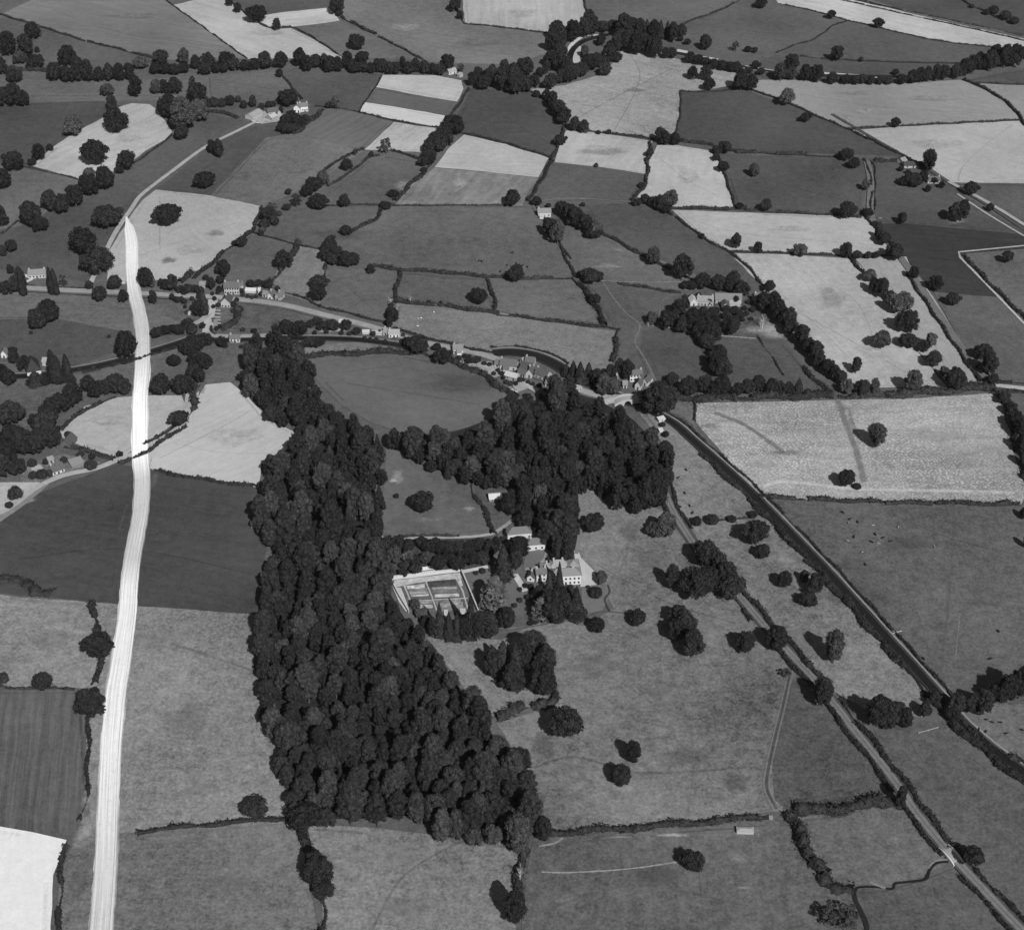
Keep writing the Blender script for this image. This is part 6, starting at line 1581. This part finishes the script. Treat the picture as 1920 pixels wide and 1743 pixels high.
# ---- kitchen garden
F("733,1089 866,1073 898,1152 766,1150", 84, 'kitchen garden soil', name='garden_soil', mottle=.4, grain=.3)
F("733,1090 862,1075 866,1086 800,1092 737,1104", 150, 'pale border under the north garden wall', name='garden_path', mottle=.5, broad=.1)
F("737,1104 752,1103 768,1148 761,1148 748,1130", 158, 'pale border under the west garden wall', name='garden_path', mottle=.2, broad=.1)
F("858,1080 862,1079 868,1100 862,1100", 160, 'pale corner bed of the kitchen garden', name='garden_path')
for s in ("796,1086 810,1120 819,1146", "759,1101 780,1099 797,1096", "757,1098 766,1118 775,1146", "797,1092 856,1087", "856,1087 868,1110 878,1146", "770,1128 812,1127", "814,1126 877,1123"):
    R(s, .8, 146, 'narrow garden path between the beds', name='garden_path', sm=False, mottle=.4)
for x0, y0, x1, y1, w, t in ((764, 1103, 797, 1101, 2.6, 165), (767, 1110, 801, 1107, 3, 108), (769, 1114, 803, 1112, 2.2, 128), (771, 1119, 804, 1117, 1.2, 165), (774, 1132, 811, 1131, 2.0, 118), (776, 1137, 811, 1137, 1.6, 140),
                       (778, 1142, 812, 1140, 1.4, 150), (803, 1097, 855, 1093, 5, 66), (811, 1105, 856, 1104, 2.0, 135), (812, 1110, 858, 1109, 3.4, 100), (815, 1119, 861, 1117, 2.6, 160), (817, 1130, 864, 1128, 3, 112), (820, 1137, 868, 1135, 4, 122), (823, 1144, 870, 1143, 3, 106), (863, 1148, 873, 1148, 5, 160), (833, 1150, 840, 1150, 5, 160)):
    R(f"{x0},{y0} {x1},{y1}", w, t, 'straight vegetable bed in the kitchen garden', name='garden_bed', sm=False, mottle=.7, grain=.8)
def wall_run(s, h, th, label, tone=120):
    P = [G(*q) for q in pts(s)]
    o = empty('garden_wall', P[0]); tag(o, label, 'wall')
    V = []; Fs = []
    for a, b in zip(P[:-1], P[1:]):
        t = (b - a).normalized(); n = Vector((t.y, -t.x, 0)) * th / 2; k = len(V)
        for p in (a, b):
            for z in (0, h):
                for s2 in (1, -1): V.append(tuple(p + n * s2 + Vector((0, 0, z)) - P[0]))
        Fs += [(k, k + 4, k + 6, k + 2), (k + 1, k + 3, k + 7, k + 5), (k + 2, k + 6, k + 7, k + 3), (k, k + 2, k + 3, k + 1), (k + 4, k + 5, k + 7, k + 6)]
    link('wall_body', mesh('wall_body', V, Fs, paint(tone, .25, .8)), o)
    V2 = []; F2 = []
    for a, b in zip(P[:-1], P[1:]):
        t = (b - a).normalized(); n = Vector((t.y, -t.x, 0)) * (th / 2 + .08); k = len(V2)
        for p in (a, b):
            for z in (h + .002, h + .15):
                for s2 in (1, -1): V2.append(tuple(p + n * s2 + Vector((0, 0, z)) - P[0]))
        F2 += [(k, k + 4, k + 6, k + 2), (k + 1, k + 3, k + 7, k + 5), (k + 2, k + 6, k + 7, k + 3), (k, k + 2, k + 3, k + 1), (k + 4, k + 5, k + 7, k + 6)]
    link('coping', mesh('coping', V2, F2, paint(165, .15)), o)
wall_run("732,1088 800,1080 864,1073", 2.8, .5, 'long north wall of the kitchen garden', 170)
wall_run("864.6,1073 880,1110 897,1151", 3.0, .5, 'east wall of the kitchen garden casting a dark shadow')
wall_run("732,1089 748,1120 766,1150", 2.6, .5, 'west wall of the kitchen garden beside the wood')
for (a, b, c_, d_), lb in (((790, 1071), (813, 1068), 2.4, 0), 'upper of the two long white cold frames'), (((793, 1079), (817, 1076), 2.4, 0), 'lower of the two long white cold frames'):
    o, L2 = site('cold_frame', a, b, lb, 'cold frame')
    m = MB(); m.box(0, L2, 0, c_, 0, .5); m.build('frame_box', paint(150, .1), o)
    for k in range(6):
        m = MB(); x0 = L2 * k / 6 + .05; x1 = L2 * (k + 1) / 6 - .05
        m.add([(x0, -.05, .52), (x1, -.05, .52), (x1, c_ + .05, .95), (x0, c_ + .05, .95), (x0, -.05, .46), (x1, -.05, .46), (x1, c_ + .05, .89), (x0, c_ + .05, .89)], [(0, 1, 2, 3), (4, 7, 6, 5), (0, 4, 5, 1), (1, 5, 6, 2), (2, 6, 7, 3), (3, 7, 4, 0)])
        m.build('glass_light', paint(200, .05, 1, .3), o)
# village gardens
for s, t in (("960,722 985,715 996,728 968,738", 125), ("985,720 1012,731 1004,738 990,730", 132), ("953,728 958,727 972,738 965,738", 158)):
    F(s, t, 'cultivated village garden plot', row=(960, 722, 1000, 735), amp=.3, freq=.5, name='garden_plot')
for y in (583, 589, 596, 601, 607, 612):
    R(f"402,{y} 414,{y+1}", 1.4, 150, 'row of the crossroads allotment', name='garden_bed', sm=False)
R("404,600 402,618", 3.5, 120, 'strip of the crossroads allotment', name='garden_bed', sm=False)
F("592,612 640,610 655,622 600,625", 120, 'furrowed market garden by the canal', row=(600, 625, 604, 610), amp=.4, freq=.6, name='garden_plot')
F("62,872 76,872 82,880 70,886 58,882", 145, 'pale lawn of the lane cottage', name='garden_plot')
R("40,516 60,524 46,532 44,538", 3, 170, 'white drive of the poplar house')
# ---- canal bridge and lane bridge
def bridge(name, p1, p2, w, h, span, label, tone=165):
    """humped masonry bridge; deck, two parapets and an arched face"""
    A, B = G(*p1), G(*p2); L = (B - A).length
    o = empty(name, (A + B) / 2, math.atan2((B - A).y, (B - A).x)); tag(o, label, 'bridge')
    N = 20; hx = L / 2
    prof = lambda x: .45 + h * max(0, 1 - (x / hx) ** 2)
    d = MB()
    for i in range(N):
        x0, x1 = -hx + L * i / N, -hx + L * (i + 1) / N
        z0, z1 = prof(x0), prof(x1)
        d.add([(x0, -w / 2, z0), (x1, -w / 2, z1), (x1, w / 2, z1), (x0, w / 2, z0)], [(0, 1, 2, 3)])
    d.build('deck', paint(135, .2), o)
    for sy in (-1, 1):
        m = MB()
        y0, y1 = sorted((sy * w / 2 + sy * .002, sy * (w / 2 + .45)))
        for i in range(N):
            x0, x1 = -hx + L * i / N, -hx + L * (i + 1) / N
            lo = []
            for x in (x0, x1):
                lo.append(math.sqrt(max(0, (span / 2) ** 2 - x * x)) * (h * 1.15 / (span / 2)) if abs(x) < span / 2 else 0)
            z0, z1 = prof(x0) + 1.0, prof(x1) + 1.0
            m.add([(x0, y0, lo[0]), (x1, y0, lo[1]), (x1, y1, lo[1]), (x0, y1, lo[0]), (x0, y0, z0), (x1, y0, z1), (x1, y1, z1), (x0, y1, z0)],
                  [(0, 3, 2, 1), (4, 5, 6, 7), (0, 1, 5, 4), (2, 3, 7, 6)] + ([(3, 0, 4, 7)] if i == 0 else []) + ([(1, 2, 6, 5)] if i == N - 1 else []))
        m.build('parapet', paint(tone, .15), o)
bridge('canal_bridge', (1150, 757), (1199, 752), 6.0, 2.8, 5.0, 'pale humped stone bridge over the canal by the village', 150)
bridge('lane_bridge', (1768, 1589), (1797, 1622), 4.6, .9, 2.2, 'small pale bridge carrying the country lane over the stream', 185)

# ================================================================ ANIMALS
def animal_mesh(name, L, H, mat, neck=.5):
    """one continuous skinned body: trunk, legs with joints, neck and head"""
    b = H * .62
    V = [(0, 0, b), (L * .25, 0, b), (-L * .25, 0, b * 1.02), (L * .42, 0, b * 1.02), (L * .55, 0, b * (1.02 + neck * .3)), (L * .72, 0, b * (.95 + neck * .25))]
    E = [(0, 1), (0, 2), (1, 3), (3, 4), (4, 5)]
    Rr = [H * .26, H * .24, H * .23, H * .15, H * .11, H * .07]
    for sx, root, kz in ((.27, 1, .38), (-.3, 2, .45)):
        for sy in (1, -1):
            k = len(V)
            V += [(L * sx, sy * H * .14, b * .72), (L * (sx + (.03 if sx < 0 else 0)), sy * H * .15, b * kz), (L * (sx - (.03 if sx < 0 else 0)), sy * H * .15, .02)]
            E += [(root, k), (k, k + 1), (k + 1, k + 2)]
            Rr += [H * .11, H * .06, H * .045]
    k = len(V); V += [(-L * .4, 0, b), (-L * .43, 0, b * .45)]; E += [(2, k), (k, k + 1)]; Rr += [H * .04, H * .03]
    me = bpy.data.meshes.new(name); me.from_pydata(V, E, [])
    o = bpy.data.objects.new('tmp', me); COL.objects.link(o)
    md = o.modifiers.new('skin', 'SKIN')
    for i, r in enumerate(Rr): me.skin_vertices[0].data[i].radius = (r, r) if False else (r, r)
    me.skin_vertices[0].data[0].use_root = True
    o.modifiers.new('sub', 'SUBSURF').levels = 1
    dg = bpy.context.evaluated_depsgraph_get()
    m2 = bpy.data.meshes.new_from_object(o.evaluated_get(dg)); m2.name = name
    bpy.data.objects.remove(o)
    m2.materials.clear(); m2.materials.append(mat)
    m2.polygons.foreach_set("use_smooth", [True] * len(m2.polygons))
    return m2
def make_animal(name, L, H, mat, neck=.5):
    o = bpy.data.objects.new('tmp', None)
    return animal_mesh(name, L, H, mat, neck)
_me0 = bpy.data.meshes.new('probe')
def herd(name, cat, L, H, tone, spots, label, group):
    me = bpy.data.meshes.new(name)
    m2 = make_animal(name, L, H, paint(tone, .1))
    for i, (x, y) in enumerate(spots):
        p = G(x, y)
        o = link(name, m2); o.location = (p.x, p.y, .36); o.rotation_euler = (0, 0, random.uniform(0, 6.28))
        tag(o, label.format(ordinal(i + 1)), cat, group)
def spots(s): return sorted(pts(s))
try:
    herd('cow', 'cow', 2.5, 1.5, 28, spots("1580,963 1594,975 1608,981 1601,1009 1641,1004 1656,1010 1634,1018 1669,1017 1622,1061 1731,1237 1871,1185 1857,1237"), 'dark cow, {} dark one from the left in the huge grazed field', 'dark cows in the huge grazed field')
    herd('cow', 'cow', 2.1, 1.2, 125, spots("1590,982 1636,987 1684,990 1590,1016 1617,1037 1751,1026 1646,1021"), 'pale cow, {} pale one from the left in the huge grazed field', 'pale cows in the huge grazed field')
    herd('cow', 'cow', 2.4, 1.5, 26, spots("1286,883 1271,898 1284,927 1293,950 1298,964 1275,952"), 'dark cow, {} from the left between lane and canal', 'cows between lane and canal')
    herd('cow', 'cow', 2.0, 1.3, 26, spots("1835,1341 1850,1351 1860,1356 1875,1356 1886,1377 1835,1370 1848,1374 1915,1370"), 'young dark cow, {} from the left in the bottom right pasture', 'young cows right of the canal')
    herd('cow', 'cow', 2.4, 1.5, 24, spots("960,476 968,496 979,500 989,503 951,499 938,511 898,491 903,492"), 'small dark cow, {} from the left in the big middle field', 'cows in the big middle field')
    herd('sheep', 'sheep', 1.5, 1.0, 200, spots("790,598 783,613 814,587 784,599"), 'white sheep, {} from the left in the field along the road', 'sheep in the field along the road')
except Exception as e:
    print("ANIMALS", e)
# fallen tree in the grazed field
def fallen():
    V, Q = trunk_geo(2.6, 11, True)
    me = quad_mesh('fallen_tree', V, Q, DEADWOOD)
    p = G(1690, 1184); o = link('fallen_tree', me); o.location = (p.x, p.y, .6); o.rotation_euler = (math.radians(84), 0, math.radians(-62)); o.scale = (2.0, 2.0, 2.8)
    tag(o, 'bleached fallen tree lying in the huge grazed field', 'fallen tree')
fallen()
# field fence below the oak clump
def rail_fence(s, label, h=1.1):
    P = dens([G(*q) for q in pts(s)], 3.0, 0, False)
    o = empty('rail_fence', P[0]); tag(o, label, 'fence')
    for p in P[:90]:
        m = MB(); q = p - P[0]; m.box(q.x - .08, q.x + .08, q.y - .08, q.y + .08, 0, h + .36); m.build('post', DEADWOOD, o)
    for z in (.75, 1.2):
        m = MB()
        for a, b in zip(P[:-1], P[1:]):
            a2, b2 = a - P[0], b - P[0]; k = Vector((0, 0, z)); u = Vector((0, 0, .12)); n = (b2 - a2).cross(Vector((0, 0, 1))).normalized() * .03
            m.add([a2 + k - n, b2 + k - n, b2 + k + n, a2 + k + n, a2 + k + u - n, b2 + k + u - n, b2 + k + u + n, a2 + k + u + n], [(0, 3, 2, 1), (4, 5, 6, 7), (0, 1, 5, 4), (2, 3, 7, 6)])
        m.build('rail', DEADWOOD, o)
rail_fence("1722,1376 1740,1371 1758,1366", 'pale rail fence below the oak clump')
rail_fence("1352,632 1380,634 1416,637", 'pale rail fence in the paddock below the big farm')
rail_fence("1232,614 1265,618 1308,629", 'rail fence along the foot of the farm wood')

# ================================================================ SUMMER HAZE
def haze(density):
    V, Q = box_geo(-9100, 9100, -3100, 16100, -1.0, 620.0)
    m = bpy.data.materials.new("haze"); m.use_nodes = True
    nt = m.node_tree; nt.nodes.clear()
    v = nt.nodes.new("ShaderNodeVolumePrincipled"); v.inputs["Color"].default_value = (.9, .9, .9, 1)
    v.inputs["Density"].default_value = density; v.inputs["Anisotropy"].default_value = .2
    ou = nt.nodes.new("ShaderNodeOutputMaterial"); nt.links.new(v.outputs[0], ou.inputs["Volume"])
    tag(link('haze', mesh('haze', V, Q, m)), 'thin summer haze over the valley', None, None, 'stuff')
haze(.000012)
